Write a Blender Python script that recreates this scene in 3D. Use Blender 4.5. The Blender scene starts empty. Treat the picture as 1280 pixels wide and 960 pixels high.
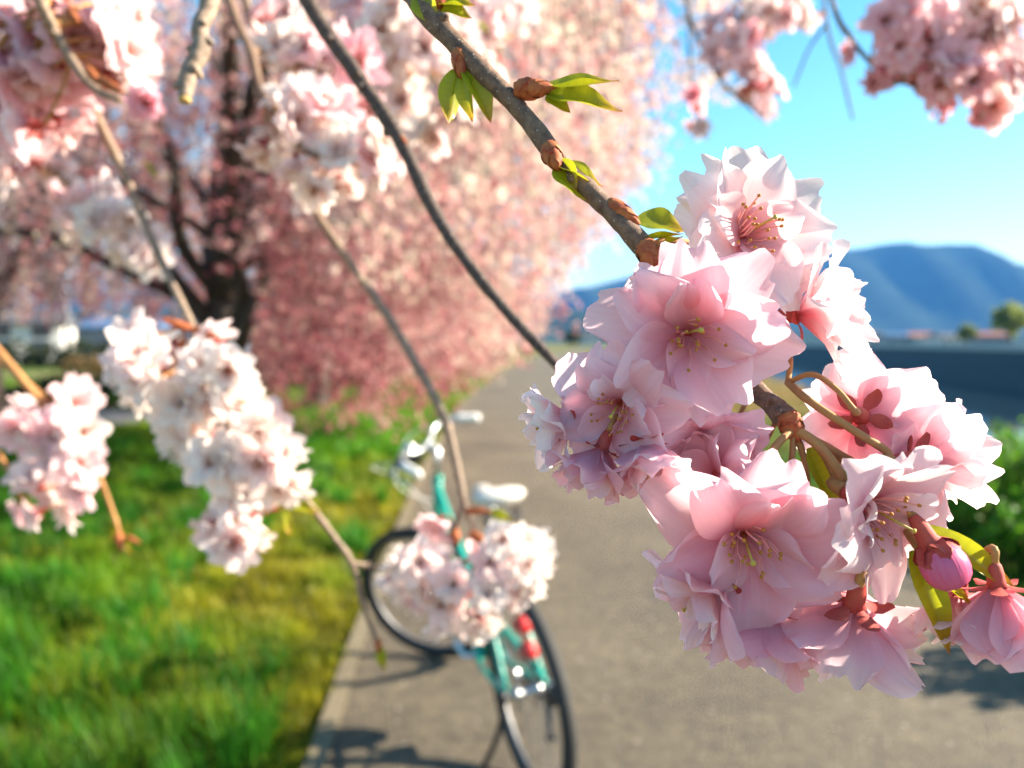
import bpy, math, random
import numpy as np
from mathutils import Vector, Matrix, Quaternion

random.seed(7)
RNG = np.random.default_rng(11)
scn = bpy.context.scene
COL = scn.collection

# ------------------------------------------------------------------ camera
F = 967.0                       # focal length in photo pixels (1280 wide)
CAM_H = 1.45
PITCH = math.atan((480 - 428) / F)
cd = bpy.data.cameras.new('camera')
cd.sensor_width = 36.0
cd.lens = F / 1280 * 36
cd.clip_start = 0.01
cd.clip_end = 20000
cd.dof.use_dof = True
cd.dof.focus_distance = 0.163
cd.dof.aperture_fstop = 11.8
cd.dof.aperture_blades = 0
cam = bpy.data.objects.new('camera', cd)
COL.objects.link(cam)
cam.location = (0, 0, CAM_H)
cam.rotation_euler = (math.pi / 2 - PITCH, 0, 0)
scn.camera = cam
CM = Matrix.Translation(cam.location) @ cam.rotation_euler.to_matrix().to_4x4()
CR = cam.rotation_euler.to_matrix()

# ------------------------------------------------------------------ sky and sun
SUN_AZ = (0.985, 0.17)         # where the sun stands: to the right, a little ahead
SUN_EL = math.radians(27)
w = bpy.data.worlds.new('World'); scn.world = w; w.use_nodes = True
nt = w.node_tree
bg = nt.nodes['Background']
sky = nt.nodes.new('ShaderNodeTexSky'); sky.sky_type = 'NISHITA'
sky.sun_disc = False
sky.sun_elevation = SUN_EL
sky.sun_rotation = math.atan2(SUN_AZ[0], SUN_AZ[1])
sky.air_density = 1.1; sky.dust_density = 0.12; sky.ozone_density = 1.0
hs = nt.nodes.new('ShaderNodeHueSaturation')
hs.inputs['Hue'].default_value = 0.482
hs.inputs['Saturation'].default_value = 1.38
nt.links.new(sky.outputs[0], hs.inputs['Color'])
nt.links.new(hs.outputs[0], bg.inputs[0])
bg.inputs[1].default_value = 0.066
sd = bpy.data.lights.new('sun', 'SUN'); sd.energy = 5.0; sd.angle = math.radians(0.6)
sd.color = (1.0, 0.88, 0.71)
sun = bpy.data.objects.new('sun', sd); COL.objects.link(sun)
sdir = Vector((SUN_AZ[0] * math.cos(SUN_EL), SUN_AZ[1] * math.cos(SUN_EL), math.sin(SUN_EL)))
sun.rotation_euler = sdir.to_track_quat('Z', 'Y').to_euler()
sun.location = (20, 6, 15)
scn.view_settings.view_transform = 'Standard'
scn.view_settings.look = 'None'
scn.view_settings.exposure = 2.1
scn.view_settings.gamma = 1.0
scn.render.engine = 'CYCLES'
scn.cycles.use_denoising = True
scn.cycles.max_bounces = 8
scn.cycles.transparent_max_bounces = 8
scn.cycles.volume_bounces = 0

# ------------------------------------------------------------------ helpers
def P(px, py, d):
    """photo pixel + distance along the view axis -> world point"""
    return CM @ Vector(((px - 640) / F * d, -(py - 480) / F * d, -d))

def D(r, u, c):
    """direction given as right / up / towards the camera -> world"""
    return (CR @ Vector((r, u, c))).normalized()

def tag(o, label=None, cat=None, group=None, kind=None):
    if label: o['label'] = label
    if cat: o['category'] = cat
    if group: o['group'] = group
    if kind: o['kind'] = kind
    return o

def empty(name, loc, label, cat, group=None):
    o = bpy.data.objects.new(name, None)
    o.empty_display_size = 0.05
    COL.objects.link(o)
    o.location = loc
    return tag(o, label, cat, group)

def mesh_np(name, V, FQ, mats, smooth=True, col=None, uv=None, mi=None):
    """V (n,3); FQ list of faces or (m,k) int array"""
    me = bpy.data.meshes.new(name)
    V = np.asarray(V, dtype=np.float32)
    if isinstance(FQ, np.ndarray):
        m, k = FQ.shape
        me.vertices.add(len(V)); me.vertices.foreach_set('co', V.ravel())
        me.loops.add(m * k); me.loops.foreach_set('vertex_index', FQ.astype(np.int32).ravel())
        me.polygons.add(m)
        me.polygons.foreach_set('loop_start', np.arange(0, m * k, k, dtype=np.int32))
        me.polygons.foreach_set('loop_total', np.full(m, k, dtype=np.int32))
        me.update(calc_edges=True)
    else:
        me.from_pydata([tuple(map(float, v)) for v in V], [], FQ)
        me.update()
    for m_ in (mats if isinstance(mats, (list, tuple)) else [mats]):
        me.materials.append(m_)
    if smooth:
        me.polygons.foreach_set('use_smooth', np.ones(len(me.polygons), dtype=bool))
    if mi is not None:
        me.polygons.foreach_set('material_index', np.asarray(mi, dtype=np.int32))
    if col is not None:
        a = me.color_attributes.new('Col', 'FLOAT_COLOR', 'POINT')
        c4 = np.ones((len(V), 4), dtype=np.float32); c4[:, :3] = col
        a.data.foreach_set('color', c4.ravel())
    if uv is not None:
        a = me.attributes.new('puv', 'FLOAT_VECTOR', 'POINT')
        u3 = np.zeros((len(V), 3), dtype=np.float32); u3[:, :2] = uv
        a.data.foreach_set('vector', u3.ravel())
    return me

def link(name, me, parent=None, loc=None):
    o = bpy.data.objects.new(name, me)
    COL.objects.link(o)
    if parent is not None: o.parent = parent
    if loc is not None: o.location = loc
    return o

class MB:
    """collects verts and faces into one mesh"""
    def __init__(s): s.v = []; s.f = []; s.m = []
    def add(s, v, f, mi=0):
        b = len(s.v); s.v += [tuple(x) for x in v]; s.f += [tuple(b + i for i in q) for q in f]; s.m += [mi] * len(f)
    def build(s, name, mats, parent=None, off=None, smooth=True, loc=None):
        v = np.array(s.v, dtype=float)
        if off is not None: v = v - np.array(off)
        return link(name, mesh_np(name, v, s.f, mats, smooth, mi=s.m), parent, loc)

def catmull(pts, n=6):
    P_ = [np.array(p, dtype=float) for p in pts]
    P_ = [2 * P_[0] - P_[1]] + P_ + [2 * P_[-1] - P_[-2]]
    out = []
    for i in range(1, len(P_) - 2):
        a, b, c, d = P_[i - 1:i + 3]
        for k in range(n):
            t = k / n
            out.append(0.5 * (2 * b + (c - a) * t + (2 * a - 5 * b + 4 * c - d) * t * t + (3 * b - a - 3 * c + d) * t ** 3))
    out.append(P_[-2])
    return out

def tube(pts, rad, sides=8, wob=0.0, cap=True):
    """pts list of 3-vectors, rad number or list"""
    n = len(pts)
    if not hasattr(rad, '__len__'): rad = [rad] * n
    pts = [np.array(p, dtype=float) for p in pts]
    V = []; Fc = []
    t0 = pts[1] - pts[0]; t0 /= np.linalg.norm(t0) + 1e-12
    ref = np.array([0, 0, 1.0]) if abs(t0[2]) < 0.9 else np.array([1.0, 0, 0])
    nrm = np.cross(t0, ref); nrm /= np.linalg.norm(nrm)
    for i in range(n):
        a = pts[max(i - 1, 0)]; b = pts[min(i + 1, n - 1)]
        t = b - a; t /= np.linalg.norm(t) + 1e-12
        nrm = nrm - t * np.dot(nrm, t); nrm /= np.linalg.norm(nrm) + 1e-12
        bi = np.cross(t, nrm)
        for k in range(sides):
            an = 2 * math.pi * k / sides
            r = rad[i] * (1 + (random.uniform(-wob, wob) if wob else 0))
            V.append(pts[i] + (nrm * math.cos(an) + bi * math.sin(an)) * r)
    for i in range(n - 1):
        for k in range(sides):
            k2 = (k + 1) % sides
            Fc.append((i * sides + k, i * sides + k2, (i + 1) * sides + k2, (i + 1) * sides + k))
    if cap:
        Fc.append(tuple(range(sides - 1, -1, -1)))
        Fc.append(tuple((n - 1) * sides + k for k in range(sides)))
    return V, Fc

def lerp_list(vals, n):
    return list(np.interp(np.linspace(0, 1, n), np.linspace(0, 1, len(vals)), vals))

def box(c, s, rz=0.0):
    c = np.array(c, dtype=float); hx, hy, hz = s[0] / 2, s[1] / 2, s[2] / 2
    R = np.array([[math.cos(rz), -math.sin(rz), 0], [math.sin(rz), math.cos(rz), 0], [0, 0, 1]])
    V = [c + R @ np.array([x, y, z]) for x in (-hx, hx) for y in (-hy, hy) for z in (-hz, hz)]
    return V, [(0, 1, 3, 2), (4, 6, 7, 5), (0, 4, 5, 1), (2, 3, 7, 6), (0, 2, 6, 4), (1, 5, 7, 3)]

def ellipsoid(c, r, nu=10, nv=7, M=None):
    V = []; Fc = []
    for j in range(nv + 1):
        th = math.pi * j / nv
        for i in range(nu):
            ph = 2 * math.pi * i / nu
            p = np.array([r[0] * math.sin(th) * math.cos(ph), r[1] * math.sin(th) * math.sin(ph), r[2] * math.cos(th)])
            if M is not None: p = np.array(M @ Vector(p))
            V.append(np.array(c) + p)
    for j in range(nv):
        for i in range(nu):
            i2 = (i + 1) % nu
            Fc.append((j * nu + i, (j + 1) * nu + i, (j + 1) * nu + i2, j * nu + i2))
    return V, Fc

# ------------------------------------------------------------------ materials
def new_mat(name):
    m = bpy.data.materials.new(name); m.use_nodes = True
    return m, m.node_tree, m.node_tree.nodes['Principled BSDF']

def plain(name, col, rough=0.5, metal=0.0, bump=0.0, bscale=60, var=0.0, spec=None):
    m, t, p = new_mat(name)
    p.inputs['Base Color'].default_value = (*col, 1)
    p.inputs['Roughness'].default_value = rough
    p.inputs['Metallic'].default_value = metal
    if spec is not None: p.inputs['Specular IOR Level'].default_value = spec
    if bump or var:
        tc = t.nodes.new('ShaderNodeTexCoord')
        nz = t.nodes.new('ShaderNodeTexNoise'); nz.inputs['Scale'].default_value = bscale; nz.inputs['Detail'].default_value = 4
        t.links.new(tc.outputs['Object'], nz.inputs['Vector'])
        if var:
            mx = t.nodes.new('ShaderNodeMix'); mx.data_type = 'RGBA'
            mx.inputs['A'].default_value = (*[c * (1 - var) for c in col], 1)
            mx.inputs['B'].default_value = (*[min(1, c * (1 + var)) for c in col], 1)
            t.links.new(nz.outputs['Fac'], mx.inputs['Factor']); t.links.new(mx.outputs['Result'], p.inputs['Base Color'])
        if bump:
            bp = t.nodes.new('ShaderNodeBump'); bp.inputs['Strength'].default_value = bump; bp.inputs['Distance'].default_value = 0.01
            t.links.new(nz.outputs['Fac'], bp.inputs['Height']); t.links.new(bp.outputs[0], p.inputs['Normal'])
    return m

def mixrgb(t, fac, a, b, mode='MIX'):
    mx = t.nodes.new('ShaderNodeMix'); mx.data_type = 'RGBA'; mx.blend_type = mode
    for s, v in (('Factor', fac), ('A', a), ('B', b)):
        if hasattr(v, 'links') or hasattr(v, 'is_linked'): t.links.new(v, mx.inputs[s])
        elif s == 'Factor': mx.inputs[s].default_value = v
        else: mx.inputs[s].default_value = (*v, 1)
    return mx.outputs['Result']

def ramp(t, src, stops):
    r = t.nodes.new('ShaderNodeValToRGB')
    el = r.color_ramp.elements
    while len(el) < len(stops): el.new(0.5)
    for e, (p_, c) in zip(el, stops):
        e.position = p_; e.color = (*c, 1) if hasattr(c, '__len__') else (c, c, c, 1)
    t.links.new(src, r.inputs[0]); return r.outputs[0]

def leafy(name, color_fn, trans=0.45, rough=0.5, spec=0.3):
    """diffuse + translucent sheet: petals, leaves, blades"""
    m, t, p = new_mat(name)
    c = color_fn(t)
    p.inputs['Roughness'].default_value = rough
    p.inputs['Specular IOR Level'].default_value = spec
    tr = t.nodes.new('ShaderNodeBsdfTranslucent')
    ms = t.nodes.new('ShaderNodeMixShader'); ms.inputs[0].default_value = trans
    t.links.new(c, p.inputs['Base Color']); t.links.new(c, tr.inputs['Color'])
    t.links.new(p.outputs[0], ms.inputs[1]); t.links.new(tr.outputs[0], ms.inputs[2])
    t.links.new(ms.outputs[0], t.nodes['Material Output'].inputs['Surface'])
    return m

def petal_color(t):
    oi = t.nodes.new('ShaderNodeObjectInfo')
    at = t.nodes.new('ShaderNodeAttribute'); at.attribute_name = 'puv'
    sp = t.nodes.new('ShaderNodeSeparateXYZ'); t.links.new(at.outputs['Vector'], sp.inputs[0])
    # radial fade: a deeper pink claw, paler margin
    fade = ramp(t, sp.outputs['X'], [(0.0, 1.0), (0.35, 0.42), (0.75, 0.08), (1.0, 0.0)])
    base = mixrgb(t, fade, oi.outputs['Color'], (0.88, 0.34, 0.40))
    # fine veins that run from claw to margin
    cm = t.nodes.new('ShaderNodeCombineXYZ')
    mu = t.nodes.new('ShaderNodeMath'); mu.operation = 'MULTIPLY'; mu.inputs[1].default_value = 9
    t.links.new(sp.outputs['Y'], mu.inputs[0]); t.links.new(mu.outputs[0], cm.inputs['Y'])
    mu2 = t.nodes.new('ShaderNodeMath'); mu2.operation = 'MULTIPLY'; mu2.inputs[1].default_value = 0.9
    t.links.new(sp.outputs['X'], mu2.inputs[0]); t.links.new(mu2.outputs[0], cm.inputs['X'])
    t.links.new(oi.outputs['Random'], cm.inputs['Z'])
    nz = t.nodes.new('ShaderNodeTexNoise'); nz.inputs['Scale'].default_value = 2.2; nz.inputs['Detail'].default_value = 3
    t.links.new(cm.outputs[0], nz.inputs['Vector'])
    v = ramp(t, nz.outputs['Fac'], [(0.35, (0.97, 0.90, 0.91)), (0.6, (1, 1, 1))])
    return mixrgb(t, 0.75, base, v, 'MULTIPLY')

M_PETAL = leafy('petal', petal_color, trans=0.62, rough=0.55, spec=0.25)

def attr_color(t):
    at = t.nodes.new('ShaderNodeAttribute'); at.attribute_name = 'Col'
    return at.outputs['Color']
M_BLOSSOM = leafy('blossom', attr_color, trans=0.5, rough=0.6, spec=0.15)
M_FOLIAGE = leafy('foliage', attr_color, trans=0.45, rough=0.5, spec=0.3)
M_GRASS = leafy('grass_blade', attr_color, trans=0.5, rough=0.5, spec=0.25)

def leaf_color(t):
    at = t.nodes.new('ShaderNodeAttribute'); at.attribute_name = 'puv'
    sp = t.nodes.new('ShaderNodeSeparateXYZ'); t.links.new(at.outputs['Vector'], sp.inputs[0])
    oi = t.nodes.new('ShaderNodeObjectInfo')
    c = ramp(t, sp.outputs['X'], [(0.0, (0.36, 0.42, 0.02)), (0.6, (0.48, 0.45, 0.015)), (0.88, (0.58, 0.36, 0.02)), (1.0, (0.50, 0.16, 0.02))])
    c2 = mixrgb(t, oi.outputs['Random'], (1, 1, 1), (0.82, 0.92, 0.9))
    mid = ramp(t, sp.outputs['Y'], [(0.0, 1.0), (0.5, 0.78), (1.0, 1.0)])
    # side veins
    wv = t.nodes.new('ShaderNodeTexWave'); wv.inputs['Scale'].default_value = 3.0; wv.inputs['Distortion'].default_value = 1.0
    t.links.new(at.outputs['Vector'], wv.inputs['Vector'])
    v = ramp(t, wv.outputs['Fac'], [(0.0, 0.93), (0.4, 1.0)])
    return mixrgb(t, 1.0, mixrgb(t, 1.0, mixrgb(t, 1.0, c, c2, 'MULTIPLY'), mid, 'MULTIPLY'), v, 'MULTIPLY')
M_LEAF = leafy('young_leaf', leaf_color, trans=0.5, rough=0.35, spec=0.5)

def bark(name, c1, c2, scale, bump=0.5, bdist=0.002, lent=0.0):
    m, t, p = new_mat(name)
    tc = t.nodes.new('ShaderNodeTexCoord')
    nz = t.nodes.new('ShaderNodeTexNoise'); nz.inputs['Scale'].default_value = scale; nz.inputs['Detail'].default_value = 6
    nz.inputs['Roughness'].default_value = 0.65
    t.links.new(tc.outputs['Object'], nz.inputs['Vector'])
    c = ramp(t, nz.outputs['Fac'], [(0.3, c1), (0.68, c2)])
    h = nz.outputs['Fac']
    if lent:
        vo = t.nodes.new('ShaderNodeTexVoronoi'); vo.inputs['Scale'].default_value = lent
        t.links.new(tc.outputs['Object'], vo.inputs['Vector'])
        spt = ramp(t, vo.outputs['Distance'], [(0.12, 1.0), (0.2, 0.0)])
        c = mixrgb(t, spt, c, (0.42, 0.33, 0.26))
        ad = t.nodes.new('ShaderNodeMath'); ad.operation = 'ADD'
        t.links.new(h, ad.inputs[0]); t.links.new(spt, ad.inputs[1]); h = ad.outputs[0]
    t.links.new(c, p.inputs['Base Color'])
    p.inputs['Roughness'].default_value = 0.75
    bp = t.nodes.new('ShaderNodeBump'); bp.inputs['Strength'].default_value = bump; bp.inputs['Distance'].default_value = bdist
    t.links.new(h, bp.inputs['Height']); t.links.new(bp.outputs[0], p.inputs['Normal'])
    return m
M_TWIG = bark('twig_bark', (0.085, 0.045, 0.03), (0.25, 0.15, 0.09), 520, 0.7, 0.0006, lent=620)
M_TWIGDARK = bark('dark_twig_bark', (0.035, 0.02, 0.016), (0.12, 0.075, 0.055), 400, 0.7, 0.0007, lent=500)
M_TWIGGREY = bark('grey_twig_bark', (0.12, 0.08, 0.055), (0.36, 0.26, 0.18), 300, 0.6, 0.0008, lent=420)
M_BARK = bark('tree_bark', (0.02, 0.014, 0.011), (0.085, 0.06, 0.048), 9, 0.8, 0.03)
M_BUDSCALE = bark('bud_scale', (0.30, 0.04, 0.015), (0.46, 0.16, 0.04), 420, 0.4, 0.0004)
M_PEDICEL = bark('pedicel_skin', (0.34, 0.12, 0.05), (0.43, 0.25, 0.07), 140, 0.2, 0.0003)
M_CALYX = bark('calyx_skin', (0.38, 0.025, 0.03), (0.46, 0.08, 0.05), 260, 0.2, 0.0003)
M_FILAMENT = plain('filament', (0.82, 0.36, 0.32), 0.5)
M_ANTHER = plain('anther', (0.46, 0.19, 0.025), 0.7)
M_STIGMA = plain('stigma', (0.50, 0.36, 0.05), 0.5)
M_BUDPINK = leafy('bud_petal', lambda t: ramp(t, t.nodes.new('ShaderNodeObjectInfo').outputs['Random'], [(0, (0.80, 0.13, 0.29)), (1, (0.78, 0.2, 0.36))]), 0.3, 0.4, 0.4)

# ground-like materials
def ground_mat():
    m, t, p = new_mat('soil_and_turf')
    tc = t.nodes.new('ShaderNodeTexCoord')
    nz = t.nodes.new('ShaderNodeTexNoise'); nz.inputs['Scale'].default_value = 0.9; nz.inputs['Detail'].default_value = 8
    t.links.new(tc.outputs['Object'], nz.inputs['Vector'])
    n2 = t.nodes.new('ShaderNodeTexNoise'); n2.inputs['Scale'].default_value = 0.035; n2.inputs['Detail'].default_value = 3
    t.links.new(tc.outputs['Object'], n2.inputs['Vector'])
    g = ramp(t, nz.outputs['Fac'], [(0.3, (0.035, 0.07, 0.012)), (0.6, (0.09, 0.14, 0.02)), (0.8, (0.17, 0.15, 0.05))])
    far = ramp(t, n2.outputs['Fac'], [(0.38, 0.0), (0.6, 1.0)])
    c = mixrgb(t, far, g, (0.20, 0.155, 0.07))
    t.links.new(c, p.inputs['Base Color']); p.inputs['Roughness'].default_value = 0.95
    p.inputs['Specular IOR Level'].default_value = 0.1
    return m
M_GROUND = ground_mat()

def path_mat():
    m, t, p = new_mat('worn_asphalt')
    tc = t.nodes.new('ShaderNodeTexCoord')
    def noise(s, d=6, r=0.6):
        n = t.nodes.new('ShaderNodeTexNoise'); n.inputs['Scale'].default_value = s; n.inputs['Detail'].default_value = d; n.inputs['Roughness'].default_value = r
        t.links.new(tc.outputs['Object'], n.inputs['Vector']); return n.outputs['Fac']
    big = ramp(t, noise(0.8), [(0.3, (0.085, 0.066, 0.042)), (0.7, (0.165, 0.132, 0.084))])
    spec = ramp(t, noise(14, 8, 0.75), [(0.3, (0.5, 0.5, 0.5)), (0.5, (0.95, 0.95, 0.95)), (0.72, (1.5, 1.45, 1.3))])
    c = mixrgb(t, 1.0, big, spec, 'MULTIPLY')
    # pale aggregate, with the gravel's glints put into the speck colour
    vo = t.nodes.new('ShaderNodeTexVoronoi'); vo.inputs['Scale'].default_value = 55
    t.links.new(tc.outputs['Object'], vo.inputs['Vector'])
    agg_glint = ramp(t, vo.outputs['Distance'], [(0.05, 1.0), (0.16, 0.0)])
    sel = ramp(t, vo.outputs['Color'], [(0.78, 0.0), (0.82, 1.0)])
    am = t.nodes.new('ShaderNodeMath'); am.operation = 'MULTIPLY'; t.links.new(agg_glint, am.inputs[0]); t.links.new(sel, am.inputs[1])
    c = mixrgb(t, am.outputs[0], c, (0.58, 0.54, 0.46))
    # cracks, on distorted coordinates
    nd = t.nodes.new('ShaderNodeTexNoise'); nd.inputs['Scale'].default_value = 2.0; nd.inputs['Detail'].default_value = 5
    t.links.new(tc.outputs['Object'], nd.inputs['Vector'])
    wc = mixrgb(t, 0.25, tc.outputs['Object'], nd.outputs['Color'])
    v2 = t.nodes.new('ShaderNodeTexVoronoi'); v2.feature = 'DISTANCE_TO_EDGE'; v2.inputs['Scale'].default_value = 2.1
    t.links.new(wc, v2.inputs['Vector'])
    cr = ramp(t, v2.outputs['Distance'], [(0.008, 1.0), (0.03, 0.0)])
    msk = ramp(t, noise(1.3), [(0.56, 0.0), (0.66, 0.8)])
    cm = t.nodes.new('ShaderNodeMath'); cm.operation = 'MULTIPLY'; t.links.new(cr, cm.inputs[0]); t.links.new(msk, cm.inputs[1])
    c = mixrgb(t, cm.outputs[0], c, (0.06, 0.05, 0.045))
    t.links.new(c, p.inputs['Base Color'])
    p.inputs['Roughness'].default_value = 0.8
    hsub = t.nodes.new('ShaderNodeMath'); hsub.operation = 'SUBTRACT'
    t.links.new(noise(60, 4, 0.7), hsub.inputs[0]); t.links.new(cm.outputs[0], hsub.inputs[1])
    bp = t.nodes.new('ShaderNodeBump'); bp.inputs['Strength'].default_value = 1.0; bp.inputs['Distance'].default_value = 0.02
    t.links.new(hsub.outputs[0], bp.inputs['Height']); t.links.new(bp.outputs[0], p.inputs['Normal'])
    return m
M_PATH = path_mat()
M_KERB = plain('kerb_concrete', (0.16, 0.13, 0.08), 0.9, bump=0.4, bscale=30, var=0.25)
M_CONC = plain('weathered_concrete', (0.42, 0.42, 0.42), 0.9, bump=0.3, bscale=1.5, var=0.15)
M_BANK = plain('stone_revetment', (0.035, 0.04, 0.045), 0.95, bump=0.6, bscale=1.2, var=0.45)
M_ROAD = plain('side_road_asphalt', (0.12, 0.12, 0.12), 0.9, var=0.15, bscale=4)
m_, t_, p_ = new_mat('river_water')
p_.inputs['Base Color'].default_value = (0.012, 0.025, 0.035, 1); p_.inputs['Roughness'].default_value = 0.04
nz_ = t_.nodes.new('ShaderNodeTexNoise'); nz_.inputs['Scale'].default_value = 1.6; nz_.inputs['Detail'].default_value = 3
tc_ = t_.nodes.new('ShaderNodeTexCoord'); t_.links.new(tc_.outputs['Object'], nz_.inputs['Vector'])
bp_ = t_.nodes.new('ShaderNodeBump'); bp_.inputs['Strength'].default_value = 0.03; bp_.inputs['Distance'].default_value = 0.1
t_.links.new(nz_.outputs['Fac'], bp_.inputs['Height']); t_.links.new(bp_.outputs[0], p_.inputs['Normal'])
M_WATER = m_
M_HILL = plain('forested_slope', (0.035, 0.055, 0.04), 1.0, var=0.55, bscale=0.012, spec=0.0)

# ------------------------------------------------------------------ setting: ground, path, river
def path_center(y):
    """x of the left edge and right edge of the path at distance y"""
    l = np.interp(y, [-6, 2.6, 3.5, 5.3, 9, 17.5, 24, 40, 78, 160], [-0.5, -0.63, -0.70, -0.80, -0.97, -1.15, -0.93, -0.35, 2.7, 14])
    wd = np.interp(y, [-6, 5, 20, 80, 160], [3.4, 3.4, 3.2, 3.4, 3.6])
    return l, l + wd

def shoulder(y):
    return 3.9 + 0.2 * np.clip(y, 0, 400)

ys = np.concatenate([np.linspace(-12, 40, 53), np.linspace(43, 160, 40), np.geomspace(170, 4600, 22)])
ofs = np.array([-4600, -2000, -700, -250, -120, -60, -35, -22, -15, -10, -7, -5, -3.5, -2, -1, 0])   # left of the shoulder
prof = [(0, 0), (0.4, -0.06), (1.5, -0.8), (3.5, -2.2), (5.0, -3.3), (7.0, -3.6), (25, -3.6), (28.6, -3.3), (30.6, 0.55), (33, 0.6),
        (34.5, 0.72), (60, 0.6), (150, 0.4), (500, 0.3), (2000, 0), (4600, 0)]
V = []; nx = len(ofs) + len(prof) - 1
for y in ys:
    s = float(shoulder(y))
    for o in ofs[:-1]:
        x = s + o
        z = 0.0
        if o > -30: z += 0.03 * math.sin(x * 1.7 + y * 0.6)
        lp, rp = path_center(y)
        if lp - 0.4 < x < rp + 0.4: z = -0.03
        V.append((x, y, z - 0.012))
    for o, h in prof:
        V.append((s + o, y, h - 0.012))
FQ = []
for j in range(len(ys) - 1):
    for i in range(nx - 1):
        a = j * nx + i; FQ.append((a, a + 1, a + nx + 1, a + nx))
g = link('ground', mesh_np('ground', V, np.array(FQ), [M_GROUND, M_BANK]))
mi = []
for j in range(len(ys) - 1):
    for i in range(nx - 1):
        k = i - (len(ofs) - 1)
        mi.append(1 if 6 <= k <= 7 else 0)
g.data.polygons.foreach_set('material_index', np.array(mi, dtype=np.int32))
tag(g, kind='structure')

def ribbon(name, ylist, fl, fr, z, mat, nxs=5, thick=0.0):
    V = []; FQ = []
    for y in ylist:
        a, b = float(fl(y)), float(fr(y))
        for i in range(nxs):
            V.append((a + (b - a) * i / (nxs - 1), y, z))
    n = len(ylist)
    for j in range(n - 1):
        for i in range(nxs - 1):
            a = j * nxs + i; FQ.append((a, a + 1, a + nxs + 1, a + nxs))
    return link(name, mesh_np(name, V, np.array(FQ), mat))
yl = np.concatenate([np.linspace(-8, 40, 97), np.linspace(42, 158, 50)])
tag(ribbon('path', yl, lambda y: path_center(y)[0], lambda y: path_center(y)[1], 0.012, M_PATH, 9), kind='structure')
# flush kerb strip on the grass side, with a little height
mb = MB()
prev = None
for y in np.linspace(-6, 40, 93):
    l = float(path_center(y)[0])
    row = [(l - 0.075, y, -0.03), (l - 0.075, y, 0.022), (l - 0.004, y, 0.022), (l - 0.004, y, -0.03)]
    if prev is not None:
        v = prev + row
        mb.add(v, [(0, 4, 5, 1), (1, 5, 6, 2), (2, 6, 7, 3)])
    prev = row
tag(mb.build('path_kerb', [M_KERB], smooth=False), kind='structure')

V = []; FQ = []
yw = np.concatenate([np.linspace(-12, 160, 60), np.geomspace(180, 900, 10)])
for y in yw:
    s = float(shoulder(y)); V += [(s + 4.0, y, -3.05), (s + 29.5, y, -3.05)]
for j in range(len(yw) - 1): FQ.append((2 * j, 2 * j + 1, 2 * j + 3, 2 * j + 2))
tag(link('river', mesh_np('river', V, np.array(FQ), M_WATER)), kind='structure')

# parapet of pale concrete along the top of the far bank
mb = MB(); prev = None
for y in np.concatenate([np.linspace(10, 160, 60), np.geomspace(170, 600, 12)]):
    s = float(shoulder(y)) + 33.2
    row = [(s, y, 0.4), (s, y, 1.32), (s + 0.35, y, 1.32), (s + 0.35, y, 0.4)]
    if prev is not None: mb.add(prev + row, [(0, 4, 5, 1), (1, 5, 6, 2), (2, 6, 7, 3)])
    prev = row
tag(mb.build('parapet_wall', [M_CONC], smooth=False), 'long pale concrete parapet wall on the far river bank', 'wall')

# side road behind the lawn on the left
V = []; FQ = []
pts = [(-60, 19.5), (-30, 17.2), (-16, 15.6), (-9, 14.8), (-6.6, 14.4)]
for x, y in pts: V += [(x, y - 0.9, 0.03), (x, y + 1.6, 0.03)]
for j in range(len(pts) - 1): FQ.append((2 * j, 2 * j + 2, 2 * j + 3, 2 * j + 1))
tag(link('side_road', mesh_np('side_road', V, np.array(FQ), M_ROAD)), kind='structure')

# mountains
def ridge(name, dist, rows, depth, seed, base_h=0):
    r = np.random.default_rng(seed)
    px = np.arange(-900, 2300, 16)
    top = np.interp(px, [p for p, _ in rows], [q for _, q in rows])
    k = np.cumsum(r.normal(0, 0.7, len(px))); k -= np.convolve(k, np.ones(31) / 31, 'same')
    h = CAM_H + (428 - top) / F * dist + k * 0.0011 * dist
    V = []; nr = 14
    for j in range(nr):
        t = j / (nr - 1)
        for i, p in enumerate(px):
            d = dist - depth * (1 - t)
            hh = h[i] * (math.sin(t * math.pi / 2) ** 1.25)
            gul = 0.10 * h[i] * math.sin(t * math.pi) * (math.sin(i * 0.55 + 2.2 * math.sin(i * 0.13) + t * 2) + 0.5 * math.sin(i * 1.3 + t * 3))
            V.append(((p - 640) / F * dist * (0.94 + 0.06 * t), d, max(hh + gul, -0.5) if j else -2.0))
    n = len(px)
    # back slope
    for i, p in enumerate(px): V.append(((p - 640) / F * dist, dist + depth * 0.5, -2.0))
    FQ = []
    for j in range(nr):
        for i in range(n - 1):
            a = j * n + i; FQ.append((a, a + 1, a + n + 1, a + n))
    o = link(name, mesh_np(name, V, np.array(FQ), M_HILL)); tag(o, kind='structure')
ridge('mountains', 3300, [(-900, 372), (0, 352), (300, 345), (560, 352), (690, 372), (760, 352), (850, 330), (950, 316), (1035, 311), (1120, 307), (1200, 321), (1280, 336), (1500, 352), (2300, 380)], 900, 3)
ridge('foothills', 1500, [(-900, 396), (0, 388), (300, 390), (560, 385), (680, 382), (740, 392), (800, 404), (900, 410), (1100, 415), (1280, 419), (2300, 424)], 380, 5)

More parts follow.
